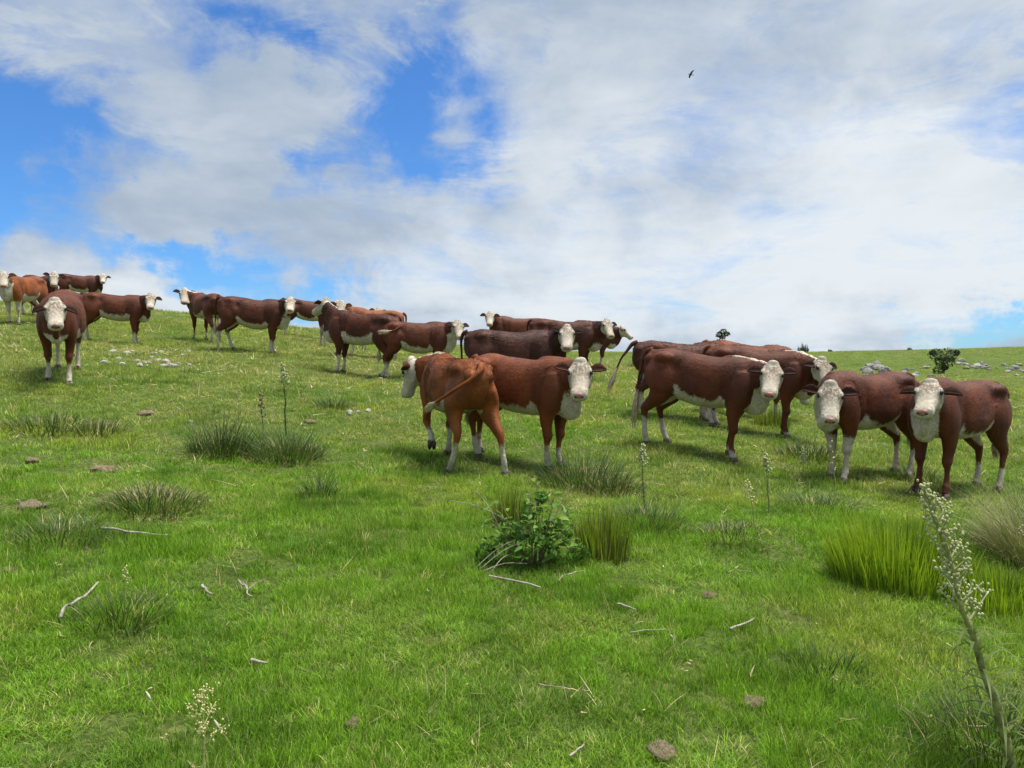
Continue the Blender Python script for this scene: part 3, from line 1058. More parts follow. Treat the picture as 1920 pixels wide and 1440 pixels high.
        for (l, w) in prof:
            for k in range(K):
                q = (k / (K - 1)) * 2 - 1
                cup = (q * q) * w * 0.75
                vs.append(e0 + ax * l + wd * (q * w * 1.06) + nr * (cup - 0.034 + 0.012 * math.sin(l * 12)))
        n_ = len(prof)
        for off, fl in ((0, False), (n_ * K, True)):
            for i in range(n_ - 1):
                for k in range(K - 1):
                    f = (off + i * K + k, off + i * K + k + 1, off + (i + 1) * K + k + 1, off + (i + 1) * K + k)
                    fs.append(f[::-1] if fl else f)
        o2 = n_ * K
        for i in range(n_ - 1):
            for k in (0, K - 1):
                fs.append((i * K + k, (i + 1) * K + k, o2 + (i + 1) * K + k, o2 + i * K + k))
        for i in (0, n_ - 1):
            for k in range(K - 1):
                fs.append((i * K + k, i * K + k + 1, o2 + i * K + k + 1, o2 + i * K + k))
        mesh_obj('ear', vs, fs, em, root)
    # eyes
    for s in (-1, 1):
        c = poll + a * 0.1564 + s_ * (s * 0.1260) + u * 0.0202
        ball('eye', c, 0.027, M_EYE, root, a, s_, u, (1.15, 0.8, 0.95))
    # nose pad with nostrils
    c = poll + a * 0.4526 - u * 0.0276
    npad = ball('nose', c, 0.05, M_NOSE if nose == 'pink' else M_NOSE_D, root, a, s_, u, (0.70, 1.32, 0.86))
    for s in (-1, 1):
        ball('nostril', poll + a * 0.4802 + s_ * (s * 0.0396) - u * 0.0166, 0.016, M_NOSTRIL, npad, a, s_, u, (0.7, 1.0, 0.75))
    c = poll + a * 0.4434 - u * 0.0846
    ball('mouth', c, 0.05, M_NOSTRIL, root, a, s_, u, (0.62, 1.62, 0.16))
    # hooves: two claws each
    for (fx, fy, dz, lift) in feet:
        vs, fs = [], []
        for cl in (-1, 1):
            bse = len(vs)
            ringz = [(0.0, 1.0), (0.03, 0.92), (0.062, 0.72)]
            for (zz_, k_) in ringz:
                for q in range(8):
                    th = q / 8 * 2 * math.pi
                    lx = math.cos(th) * 0.062 * k_ + 0.018 - zz_ * 0.35
                    ly = cl * 0.027 + math.sin(th) * 0.026 * k_
                    if lift:
                        lx, lz = lx * math.cos(lift) - zz_ * math.sin(lift) * -1, zz_ * math.cos(lift) - lx * math.sin(lift)
                    else:
                        lz = zz_
                    vs.append((fx + lx, fy + ly, dz + lz - 0.002))
            for r_ in range(2):
                for q in range(8):
                    q2 = (q + 1) % 8
                    fs.append((bse + r_ * 8 + q, bse + r_ * 8 + q2, bse + r_ * 8 + 8 + q2, bse + r_ * 8 + 8 + q))
            fs.append(tuple(bse + q for q in range(7, -1, -1)))
            fs.append(tuple(bse + 16 + q for q in range(8)))
        mesh_obj('hoof', vs, fs, M_HOOF, root)
    # tail
    tp_ = tail or [(-0.78, 0, 1.235), (-0.86, 0, 1.20), (-0.895, 0.0, 1.08), (-0.885, 0.01, 0.90), (-0.875, 0.0, 0.72), (-0.87, -0.01, 0.60), (-0.865, 0, 0.34)]
    tr = [0.042, 0.036, 0.025, 0.019, 0.017, 0.017]
    sh2 = Shell()
    sh2.tube('t', [(*p_, r_, r_) for p_, r_ in zip(tp_[:-1], tr)], (0.13, 1, 0.07), 8, 4)
    to = mesh_obj('tail', sh2.v, sh2.f, tail_mat(brown), root)
    e0, e1 = Vector(tp_[-2]), Vector(tp_[-1])
    vs, fs = [], []
    ln = (e1 - e0)
    sideq = ln.cross(Vector((1, 0.3, 0.1))).normalized()
    side2 = ln.cross(sideq).normalized()
    prev = (e0 - Vector(tp_[-3])).normalized()
    for k in range(110):
        th = rng.uniform(0, 6.28)
        rr = 0.016 * math.sqrt(rng.uniform())
        o_ = (sideq * math.cos(th) + side2 * math.sin(th))
        p0 = e0 - prev * rng.uniform(0, 0.06) + o_ * rr
        p3 = e0 + ln * rng.uniform(0.6, 1.08) + o_ * rng.uniform(0.0, 0.05)
        p1 = p0 * 0.55 + p3 * 0.45 + o_ * rng.uniform(0.01, 0.035) + prev * 0.03
        wv = o_.cross(ln).normalized() * 0.006
        b_ = len(vs)
        vs += [p0 - wv, p0 + wv, p1 - wv, p1 + wv, p3]
        fs += [(b_, b_ + 1, b_ + 3, b_ + 2), (b_ + 2, b_ + 3, b_ + 4)]
    mesh_obj('tail_switch', vs, fs, M_SWITCH, to)
    tag(root, label, 'cow', 'cattle standing on the hillside')
    return root


def coat_hair(nm, V, N, comp, white, mot, dark, head_dir, brown, body, n, k, seed):
    """short lying hair over the skin, combed back and down"""
    r = np.random.default_rng(seed + 900)
    nm.calc_loop_triangles()
    T = np.zeros(len(nm.loop_triangles) * 3, np.int32)
    nm.loop_triangles.foreach_get('vertices', T)
    T = T.reshape(-1, 3)
    A = np.linalg.norm(np.cross(V[T[:, 1]] - V[T[:, 0]], V[T[:, 2]] - V[T[:, 0]]), axis=1)
    i = r.choice(len(T), n, p=A / A.sum())
    b = r.dirichlet((1, 1, 1), n)
    tv = T[i]
    P = (V[tv] * b[:, :, None]).sum(1)
    Nn = N[tv[:, 0]]
    cp = comp[tv[:, 0]]
    flow = np.tile(np.array([-1.0, 0, -0.45]), (n, 1))
    flow[(cp == 'fore') | (cp == 'hind')] = (-0.1, 0, -1.0)
    flow[cp == 'neck'] = (-0.7, 0, -0.8)
    flow[cp == 'head'] = head_dir
    flow = flow + r.normal(0, 0.38, (n, 3))
    flow[cp == 'head'] += r.normal(0, 0.5, ((cp == 'head').sum(), 3))
    flow = flow - Nn * (flow * Nn).sum(1)[:, None]
    flow /= np.linalg.norm(flow, axis=1)[:, None] + 1e-9
    D = flow + Nn * r.uniform(0.12, 0.42, n)[:, None]
    D /= np.linalg.norm(D, axis=1)[:, None]
    W = np.cross(Nn, flow)
    L = r.uniform(0.014, 0.030, n) * k
    L[(cp == 'fore') | (cp == 'hind')] *= 0.6
    L[cp == 'head'] *= 0.55
    w = (r.uniform(0.0025, 0.0055, n) * k)[:, None]
    P = P - Nn * 0.001
    VV = np.stack([P - W * w, P + W * w, P + D * L[:, None]], 1).reshape(-1, 3)
    me = bpy.data.meshes.new('coat_hair')
    me.vertices.add(3 * n)
    me.vertices.foreach_set('co', VV.astype(np.float32).ravel())
    me.loops.add(3 * n)
    me.loops.foreach_set('vertex_index', np.arange(3 * n, dtype=np.int32))
    me.polygons.add(n)
    me.polygons.foreach_set('loop_start', np.arange(0, 3 * n, 3, dtype=np.int32))
    me.update()
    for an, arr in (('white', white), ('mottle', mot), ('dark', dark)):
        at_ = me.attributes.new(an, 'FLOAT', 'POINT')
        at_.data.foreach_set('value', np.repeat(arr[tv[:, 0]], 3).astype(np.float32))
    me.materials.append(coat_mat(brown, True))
    o = link(bpy.data.objects.new('coat_hair', me), body)
    o['kind'] = 'stuff'
    return o


def ball(name, c, r, mat, parent, a, s, u, sc):
    key = 'ball'
    if key not in _mats:
        bm = bmesh.new()
        bmesh.ops.create_icosphere(bm, subdivisions=2, radius=1.0)
        me = bpy.data.meshes.new('ball')
        bm.to_mesh(me); bm.free()
        me.polygons.foreach_set('use_smooth', [True] * len(me.polygons))
        _mats[key] = [tuple(v.co) for v in me.vertices], [tuple(p.vertices) for p in me.polygons]
    vs, fs = _mats[key]
    pts = [c + a * (v[0] * r * sc[0]) + s * (v[1] * r * sc[1]) + u * (v[2] * r * sc[2]) for v in vs]
    return mesh_obj(name, pts, fs, mat, parent)


def ear_mat(brown):
    k = ('ear',) + tuple(brown)
    if k not in _mats:
        _mats[k] = simple_mat('ear_hair', tuple(c * 0.28 for c in brown), 0.8, 0.45, 30, bump=0.3)
    return _mats[k]


def tail_mat(brown):
    k = ('tail',) + tuple(brown)
    if k not in _mats:
        _mats[k] = simple_mat('tail_hair', tuple(c * 0.85 for c in brown), 0.75, 0.35, 20, bump=0.3)
    return _mats[k]


def build_herd():
    W = [(0.10, 0), (-0.10, 0), (-0.10, 0), (0.16, 0)]          # a walking stance
    S = [(0.04, 0), (-0.05, 0), (0.06, 0), (-0.05, 0)]
    # left end of the herd
    cow('pale faced cow at the outer edge of the herd, beside the white chested cow', -20, 21.5, -62, brown=RED, seed=1, chest=0.9)
    cow('orange brown cow with white chest and white forelegs facing the camera at the crest', 50, 20.5, -92, brown=ORANGE, seed=2, chest=1.4, white_legs=True, belly=0.2, legs=S)
    cow('dark eared cow standing behind the white chested cow', 72, 23.5, -30, brown=BROWN, seed=3, chest=0.3, legs=S)
    cow('small looking cow on the crest, body side on, against the sky', 146, 32, 25, brown=BROWN, seed=4, chest=0.2)
    cow('broad red cow with tan face, head lowered, walking straight downhill', 120, 12.0, -66, brown=RED, seed=5, chest=0.25, pitch=42, neck=(None, 1.24), fat=1.08,
        legs=[(0.14, 0.02), (-0.02, 0.02), (0, 0), (-0.1, 0)], nose='dark', ear_tilt=-22)
    cow('red cow side on behind the broad tan faced cow, dark ears out', 212, 19.5, 17, brown=RED, seed=6, chest=0.3, belly=0.12, legs=S, ear_tilt=-2)
    # left middle
    cow('cow facing away uphill and looking back over its shoulder', 387, 21.0, 133, brown=RED, seed=7, crest=1.0, legs=W, neck=(40, 1.36))
    cow('dark red cow side on with white brisket and cream face', 468, 18.4, 10, brown=BROWN, seed=8, chest=0.75, belly=0.08, legs=[(0.0, 0), (-0.05, 0), (0.22, 0), (0.0, 0)])
    cow('brown cow behind the cream faced one, its head turned uphill', 570, 26.0, 15, look='free', yaw=35, pitch=45, brown=BROWN, seed=9, chest=0.6)
    cow('brown cow with white hind leg stretched back, face mostly behind an orange rump', 650, 23.0, 12, brown=BROWN, seed=10, legs=[(0, 0), (0, 0), (-0.25, 0), (0.02, 0)], chest=0.5, sock=(0.5, 0.25))
    cow('orange cow seen only by its back and forehead above the cow with swinging tail', 696, 20.0, -168, brown=ORANGE, seed=11, chest=0.5, pitch=52)
    sw = [(-0.78, 0, 1.235), (-0.86, 0.02, 1.20), (-0.90, 0.10, 1.12), (-0.88, 0.24, 1.03), (-0.82, 0.32, 0.97), (-0.74, 0.36, 0.93), (-0.48, 0.36, 0.90)]
    cow('dark red cow with white tipped tail swung against its flank and white socks', 675, 16.7, 168, look='free', yaw=-25, pitch=38, neck=(-14, 1.42), brown=BROWN, seed=12,
        tail=sw, crest=0.6, belly=0.28, sock=(0.34, 0.30), legs=[(0.06, 0), (-0.08, 0), (0.02, 0), (0.15, 0)])
    cow('red cow with long pale dewlap and grey white face, side on behind the orange cow', 778, 16.5, 3, yaw=18, brown=RED, seed=13, chest=1.35, belly=0.12, neck=(-25, 1.26))
    # centre
    t13 = [(-0.78, 0, 1.235), (-0.87, 0.03, 1.20), (-0.90, 0.14, 1.10), (-0.80, 0.30, 0.97), (-0.62, 0.38, 0.86), (-0.45, 0.40, 0.79), (-0.16, 0.42, 0.66)]
    cow('orange brown cow seen from behind, lifting a foreleg, tail flicked along its side', 850, 9.2, 115, look='free', yaw=42, pitch=70, neck=(34, 1.17), brown=ORANGE, seed=14, crest=1.0,
        tail=t13, lifted=0, sock=(0.36, 0.3), legs=[(0, 0), (0.0, 0), (0.05, 0.12), (-0.26, 0.16)], belly=0.1)
    cow('dark brown cow side on, white face just above the curly headed cow', 956, 13.0, 0, brown=DARK, seed=15, chest=0.3, neck=(-26, 1.31), ear_tilt=14)
    cow('chestnut cow with curly cream forehead and pink nose beside the cow seen from behind', 972, 9.35, -38, brown=TAN, seed=16, chest=0.8, neck=(-22, 1.26), pitch=46,
        legs=[(0.03, 0), (-0.02, 0), (-0.16, 0), (0.10, 0)], sock=(0.24, 0.24), roll=4)
    cow('cow with only face and back showing behind the dark brown cow', 972, 22.0, 180, brown=RED, seed=17, chest=0.3, ear_tilt=2)
    cow('maroon cow in the middle row, broad mottled face turned half aside', 1052, 18.0, -10, yaw=28, brown=BROWN, seed=18, chest=0.4, legs=W, neck=(-12, 1.30))
    cow('cow looking away in profile behind the mottled faced maroon cow', 1096, 22.0, -6, look='free', yaw=-10, pitch=32, brown=BROWN, seed=19, chest=0.2, neck=(-5, 1.24))
    # right
    t20 = [(-0.78, 0, 1.235), (-0.87, 0.0, 1.20), (-0.96, 0.0, 1.08), (-1.05, 0.0, 0.96), (-1.10, 0.0, 0.84), (-1.14, 0.0, 0.76), (-1.26, 0.0, 0.36)]
    cow('brown cow with its tail swung out, rump showing behind the large red cow', 1268, 12.6, 4, look='free', yaw=5, pitch=70, neck=(6, 0.80), brown=BROWN, seed=20, tail=t20)
    cow('chestnut cow with head down behind the backs of two red cows', 1392, 13.6, -4, look='free', yaw=0, pitch=70, neck=(0, 0.80), brown=TAN, seed=21)
    cow('large red cow side on with white brisket, white tail switch and pink nose', 1300, 10.0, -34, brown=RED, seed=22, chest=0.85, belly=0.10, neck=(-26, 1.24), pitch=45, scale=1.0, crest=0.8,
        legs=[(-0.05, 0), (0.12, 0), (0.20, 0), (-0.05, 0)], sock=(0.30, 0.14), bulge=0.03,
        tail=[(-0.78, 0, 1.235), (-0.86, 0, 1.20), (-0.90, -0.02, 1.08), (-0.90, -0.06, 0.92), (-0.90, -0.08, 0.76), (-0.89, -0.10, 0.66), (-0.86, -0.13, 0.12)])
    cow('red cow between the large red cow and the white legged one, face half turned', 1406, 11.9, -30, yaw=35, brown=RED, seed=23, chest=0.15, crest=0.9, legs=[(0, 0), (0.1, 0), (0.05, 0), (-0.08, 0)], sock=(0.24, 0.10), neck=(-22, 1.20))
    cow('red cow with white forelegs and one ear forward, cream mottled face', 1628, 9.25, -152, brown=RED, seed=24, chest=1.25, white_legs=True, belly=0.02, neck=(28, 1.12), pitch=46, fat=1.0, roll=-5,
        legs=[(0.02, 0), (0.0, 0), (0.05, 0), (-0.1, 0)])
    cow('red cow at the outer end of the herd, heavy white chest and dark forelegs', 1800, 8.75, -148, yaw=-12, brown=RED, seed=25, chest=0.9, belly=0.0, neck=(24, 1.20), pitch=42, fat=1.0, sock=(0.28, 0.02),
        legs=[(0.02, 0), (0.06, 0.02), (0.02, 0), (-0.05, 0)])


build_herd()
# ------------------------------------------------------------------ plants of the pasture
M_TUSS = blade_mat('tussock_blade', False, (0.048, 0.090, 0.022), 0.2)
M_TUSS_B = blade_mat('blue_green_blade', False, (0.070, 0.130, 0.036), 0.22)
M_TUSS_D = blade_mat('dead_blade', False, (0.34, 0.29, 0.16), 0.1, 0.75, 0.15)
M_LIME = blade_mat('lime_blade', False, (0.215, 0.320, 0.026), 0.42)
M_MIDG = blade_mat('mid_green_blade', False, (0.10, 0.20, 0.015), 0.35)
M_RUSHD = blade_mat('rush_base_blade', False, (0.125, 0.125, 0.045), 0.15)
M_SAGE = blade_mat('sage_blade', False, (0.175, 0.205, 0.095), 0.25)
M_STEM = simple_mat('weed_stem', (0.38, 0.41, 0.13), 0.65, 0.3, 18, bump=0.5, col2=(0.19, 0.21, 0.06))
M_STEMD = simple_mat('dark_weed_stem', (0.12, 0.14, 0.05), 0.7, 0.3, 18)
M_WLEAF = blade_mat('weed_leaf', False, (0.105, 0.155, 0.040), 0.3)
M_BUD = simple_mat('weed_bud', (0.56, 0.56, 0.32), 0.85, 0.25, 60, transl=0.2, col2=(0.36, 0.42, 0.18))
M_BUDY = simple_mat('dry_bud', (0.60, 0.57, 0.26), 0.85, 0.2, 60, transl=0.15)
M_WOOD = simple_mat('dead_wood', (0.46, 0.42, 0.36), 0.85, 0.3, 14, bump=0.5, bscale=80, col2=(0.24, 0.20, 0.16))
M_STONE = simple_mat('stone', (0.30, 0.29, 0.26), 0.9, 0.3, 5, bump=0.8, bscale=12, col2=(0.13, 0.125, 0.11))
M_PALE = simple_mat('pale_stone', (0.44, 0.43, 0.38), 0.9, 0.3, 9, bump=0.8, bscale=22, col2=(0.22, 0.21, 0.18))
M_WSTONE = simple_mat('whitish_stone', (0.58, 0.57, 0.52), 0.9, 0.3, 9, bump=0.8, bscale=22, col2=(0.33, 0.32, 0.28))
M_DUNG = simple_mat('dung', (0.31, 0.24, 0.155), 0.95, 0.3, 5, bump=1.0, bscale=11, col2=(0.13, 0.10, 0.065))
M_LEAF = simple_mat('shrub_leaf', (0.090, 0.195, 0.025), 0.5, 0.5, 9, spec=0.25, transl=0.3)
M_LEAF2 = simple_mat('young_shrub_leaf', (0.15, 0.27, 0.03), 0.5, 0.3, 9, spec=0.22, transl=0.35)
M_TWIG = simple_mat('twig', (0.20, 0.15, 0.10), 0.85, 0.3, 20)
M_FLEAF = simple_mat('far_leaf', (0.045, 0.075, 0.030), 0.6, 0.45, 4, transl=0.15)
M_FLEAF2 = simple_mat('grey_far_leaf', (0.085, 0.105, 0.055), 0.6, 0.4, 4, transl=0.15)
M_BIRD = simple_mat('bird_feathers', (0.055, 0.055, 0.065), 0.7, 0.3, 30)
M_FEATHER = simple_mat('pale_feather', (0.55, 0.50, 0.38), 0.8, 0.2, 30)


def fan(name, n, rad, h0, h1, w, l0, l1, mat, parent, seed, seg=4, oval=1.0):
    """a bunch of blades growing out of one crown"""
    r = np.random.default_rng(seed)
    th = r.uniform(0, 2 * math.pi, n)
    rr = rad * np.sqrt(r.uniform(0, 1, n))
    bx, by = np.cos(th) * rr, np.sin(th) * rr * oval
    bz = ground(parent.location.x + bx, parent.location.y + by) - parent.location.z - 0.01
    f = rr / max(rad, 1e-6)
    clump = 0.62 + 0.76 * fbm(bx * 6 + seed, by * 6, seed, 2)
    L = r.uniform(h0, h1, n) * (1 - 0.35 * f * f) * clump
    az = th + r.normal(0, 0.6, n)
    V, F = blades(np.column_stack([bx, by, bz]), az, r.uniform(0, 0.5, n) * l0 + f * l0 * 0.6, (0.4 + 0.6 * f) * l1 * r.uniform(0.6, 1.2, n), L, w * r.uniform(0.7, 1.3, n), seg, r.uniform(-0.8, 0.8, n))
    return tag(mesh_obj(name, V, F, mat, parent, smooth=False), kind='stuff')


def plant(name, px, py, label, cat, group=None):
    p = at(px, py)
    o = empty(name, p)
    tag(o, label, cat, group)
    return o, p


def tussock(px, py, rad, h, n, label, seed, mat=None, dead=0.35, w=0.006, l1=1.7, l0=0.5):
    h *= 1.18 if h < 0.6 else 1.0
    o, p = plant('grass_tussock', px, py, label, 'tussock')
    w = w * max(1.0, p.y / 8)
    fan('green_blades', n, rad, h * 0.6, h * 1.2, w, l0, l1, mat or M_TUSS, o, seed)
    if dead:
        fan('dead_blades', int(n * dead), rad * 1.15, h * 0.4, h * 0.9, w, 0.8, 2.1, M_TUSS_D, o, seed + 1)
    return o


def build_tussocks():
    tussock(415, 850, 0.34, 0.42, 520, 'dark grass tussock beside the tall seed spike in the middle of the slope', 301, dead=0.2, l1=1.3)
    tussock(535, 855, 0.40, 0.42, 620, 'broad grey green tussock at the foot of the tall seed spike', 303, M_TUSS_B, 0.35, l1=1.6)
    tussock(288, 950, 0.40, 0.24, 480, 'low rounded tussock with dead grey blade tips, alone on open grass', 305, dead=0.75, l1=1.9)
    tussock(598, 930, 0.17, 0.30, 170, 'small spiky blue green tussock alone between the larger tussocks', 307, M_TUSS_B, 0.2)
    tussock(98, 805, 0.45, 0.28, 320, 'straggling dark tussock downhill of the broad tan faced cow', 309, dead=0.6)
    tussock(185, 812, 0.35, 0.24, 220, 'thin tussock with dead stems next to the straggling dark one', 311, dead=1.0)
    tussock(115, 1015, 0.28, 0.26, 240, 'drooping green tussock at the end of the long fallen stick', 313, M_TUSS_B, 0.5, l1=2.2)
    tussock(225, 1165, 0.24, 0.22, 230, 'low sprawling dark tussock near the forked driftwood coloured stick', 315, dead=0.25, l1=2.0)
    tussock(625, 765, 0.25, 0.26, 150, 'small tussock below the cow with swinging tail', 317, M_TUSS_B, 0.4)
    tussock(1095, 905, 0.48, 0.40, 560, 'feathery tussock in front of the chestnut curly headed cow', 319, M_TUSS_B, 0.45, l1=1.3)
    tussock(1150, 925, 0.30, 0.28, 240, 'darker tussock beside the feathery one', 320, dead=0.7, l1=1.5)
    tussock(1215, 985, 0.36, 0.26, 340, 'loose green tussock around the base of the leafy spike', 321, M_TUSS_B, 0.4, l1=1.9)
    tussock(1520, 860, 0.42, 0.28, 320, 'low weedy tussock beside the white legged cow', 323, dead=0.5)
    tussock(1365, 1010, 0.30, 0.20, 220, 'small flattened tussock at the foot of the two thin seed stems', 325, dead=0.5, l1=2.2)
    tussock(1540, 955, 0.40, 0.24, 280, 'arching tussock at the foot of the pale bare stem', 327, M_TUSS_B, 0.6, l1=2.1)
    tussock(1545, 1265, 0.22, 0.16, 200, 'dark soft tuft in the lush grass uphill of a dry dung pat', 329, dead=0.05)
    tussock(1190, 690, 0.35, 0.30, 160, 'distant tuft under the swung out tail', 331, dead=0.5)
    tussock(1720, 900, 0.3, 0.3, 200, 'grassy tuft between the hooves of the two end cows', 333, M_TUSS_B, 0.3)
    # right edge: pale arching tussock running out of the picture
    o = tussock(1965, 1050, 0.42, 0.80, 1300, 'large pale sage green tussock arching over the slope beside the lime green clump', 335, M_SAGE, 0.35, 0.005, 1.75, 0.7)
    # dark grass below the big weed
    tussock(1870, 1425, 0.28, 0.34, 420, 'long fine grass at the base of the tall woolly budded weed', 337, dead=0.3, w=0.004, l1=1.8)
    # rush clumps
    for (px, py, rad, h, n, lab, sd_) in ((1690, 1095, 0.47, 0.54, 1350, 'big bright lime green clump of upright reedy grass', 341),
                                          (1880, 1140, 0.34, 0.30, 520, 'smaller lime green clump next to the big one', 343)):
        o, p = plant('reed_clump', px, py, lab, 'clump')
        fan('green_blades', n, rad, h * 0.55, h * 1.15, 0.009, 0.26, 0.60, M_LIME, o, sd_, 4, 0.75)
        fan('mid_green_blades', n // 2, rad, h * 0.4, h * 0.95, 0.009, 0.2, 0.55, M_MIDG, o, sd_ + 5, 4, 0.75)
        fan('dead_blades', n // 8, rad * 1.05, h * 0.3, h * 0.6, 0.006, 0.5, 1.4, M_RUSHD, o, sd_ + 1, 3, 0.75)
    for (px, py, rad, h, n, lab, sd_) in ((1130, 1045, 0.20, 0.40, 420, 'brown based rush clump with lime tips beside the leafy shrub', 345),
                                          (960, 985, 0.16, 0.36, 240, 'yellow green rush tuft growing through the back of the leafy shrub', 347),
                                          (1445, 800, 0.30, 0.40, 260, 'bright weed clump under the chin of the large red cow', 349)):
        o, p = plant('rush_clump', px, py, lab, 'clump')
        fan('brown_stems', n, rad, h * 0.6, h * 0.95, 0.007, 0.12, 0.30, M_RUSHD, o, sd_, 4)
        fan('lime_tips', n, rad, h * 0.8, h * 1.15, 0.006, 0.14, 0.40, M_LIME, o, sd_ + 1, 4)


_ICO = None


def ico():
    global _ICO
    if _ICO is None:
        bm = bmesh.new()
        bmesh.ops.create_icosphere(bm, subdivisions=1, radius=1.0)
        _ICO = np.array([v.co for v in bm.verts]), [tuple(v.index for v in f.verts) for f in bm.faces]
        bm.free()
    return _ICO


def tube_mesh(pts, r0, r1, seg=6, wob=0.0, seed=0):
    sh = Shell()
    r = np.random.default_rng(seed)
    n = len(pts)
    rows = []
    for i, p in enumerate(pts):
        k = i / (n - 1)
        q = (r0 * (1 - k) + r1 * k) * (1 + r.normal(0, wob))
        rows.append((*p, q, q))
    sh.tube('t', rows, (0.83, 0.52, 0.2), seg, 3)
    return np.array(sh.v), sh.f


def weed(px, py, h, lean, label, seed, stem=M_STEM, bud=M_BUD, r0=0.010, nleaf=24, nbranch=14, buds=9, top=0.38, leaf_len=0.14, single_leaves=False, spread=0.09, bare=False, budr=0.0065):
    """upright composite weed: jointed stem, narrow drooping leaves, a panicle of woolly buds"""
    o, p = plant('flowering_weed', px, py, label, 'weed')
    r = np.random.default_rng(seed)
    n = 9
    path = [Vector((lean[0] * h * (k / (n - 1)) ** 1.15 + r.normal(0, 0.006) * h * (k > 0), lean[1] * h * (k / (n - 1)), h * k / (n - 1) - (0.02 if k == 0 else 0))) for k in range(n)]
    V, F = tube_mesh(path, r0, r0 * 0.35, 7, 0.10, seed)
    mesh_obj('stem', V, F, stem, o)

    def on(t_):
        q = t_ * (n - 1)
        i = min(int(q), n - 2)
        return path[i].lerp(path[i + 1], q - i)
    # leaves
    LV, LF = [], []
    for k in range(nleaf):
        t_ = (0.04 + (1 - top - 0.04) * (k + r.uniform(0, 0.8)) / max(nleaf, 1))
        b = on(t_)
        az = k * 2.4 + r.uniform(-0.3, 0.3)
        ll = leaf_len * r.uniform(0.6, 1.2) * (1.15 - 0.6 * t_)
        V, F = blades(np.array([b]), np.array([az]), np.array([r.uniform(0.7, 1.2)]), np.array([r.uniform(1.9, 2.9)]), np.array([ll]), np.array([0.010 + 0.30 * r0]), 5)
        if single_leaves:
            mesh_obj('leaf', V, F, M_WLEAF, o)
        else:
            m_ = len(LV)
            LV += V.tolist(); LF += [tuple(i + m_ for i in f) for f in F]
    if LV:
        mesh_obj('leaves', LV, LF, M_WLEAF, o)
    # branches with buds
    iv, if_ = ico()
    for k in range(nbranch):
        t_ = 1 - top + top * (k + 0.5) / nbranch
        b = on(min(t_, 1.0))
        az = k * 2.399 + r.uniform(-0.4, 0.4)
        bl = spread * (1.25 - 0.8 * (t_ - 1 + top) / top) * r.uniform(0.7, 1.3)
        if k == nbranch - 1:
            bl *= 0.6
        dirv = Vector((math.cos(az) * 0.75, math.sin(az) * 0.75, 0.75)).normalized()
        bp = [b, b + dirv * bl * 0.5 + Vector((0, 0, 0.005)), b + dirv * bl + Vector((0, 0, -0.005 if bare else 0.012))]
        V, F = tube_mesh(bp, r0 * 0.28, r0 * 0.14, 4, 0, k)
        V = V.tolist(); F = list(F)
        for q in range(buds):
            f = r.uniform(0.35, 1.05)
            c = bp[0].lerp(bp[2], f) + Vector(r.normal(0, 0.004 + 0.10 * spread, 3))
            s_ = budr * r.uniform(0.7, 1.35)
            m_ = len(V)
            V += (np.array(c) + iv * np.array([s_, s_, s_ * 1.35])).tolist()
            F += [tuple(i + m_ for i in ff) for ff in if_]
        mesh_obj('flower_branch', V, F, bud, o)
    return o


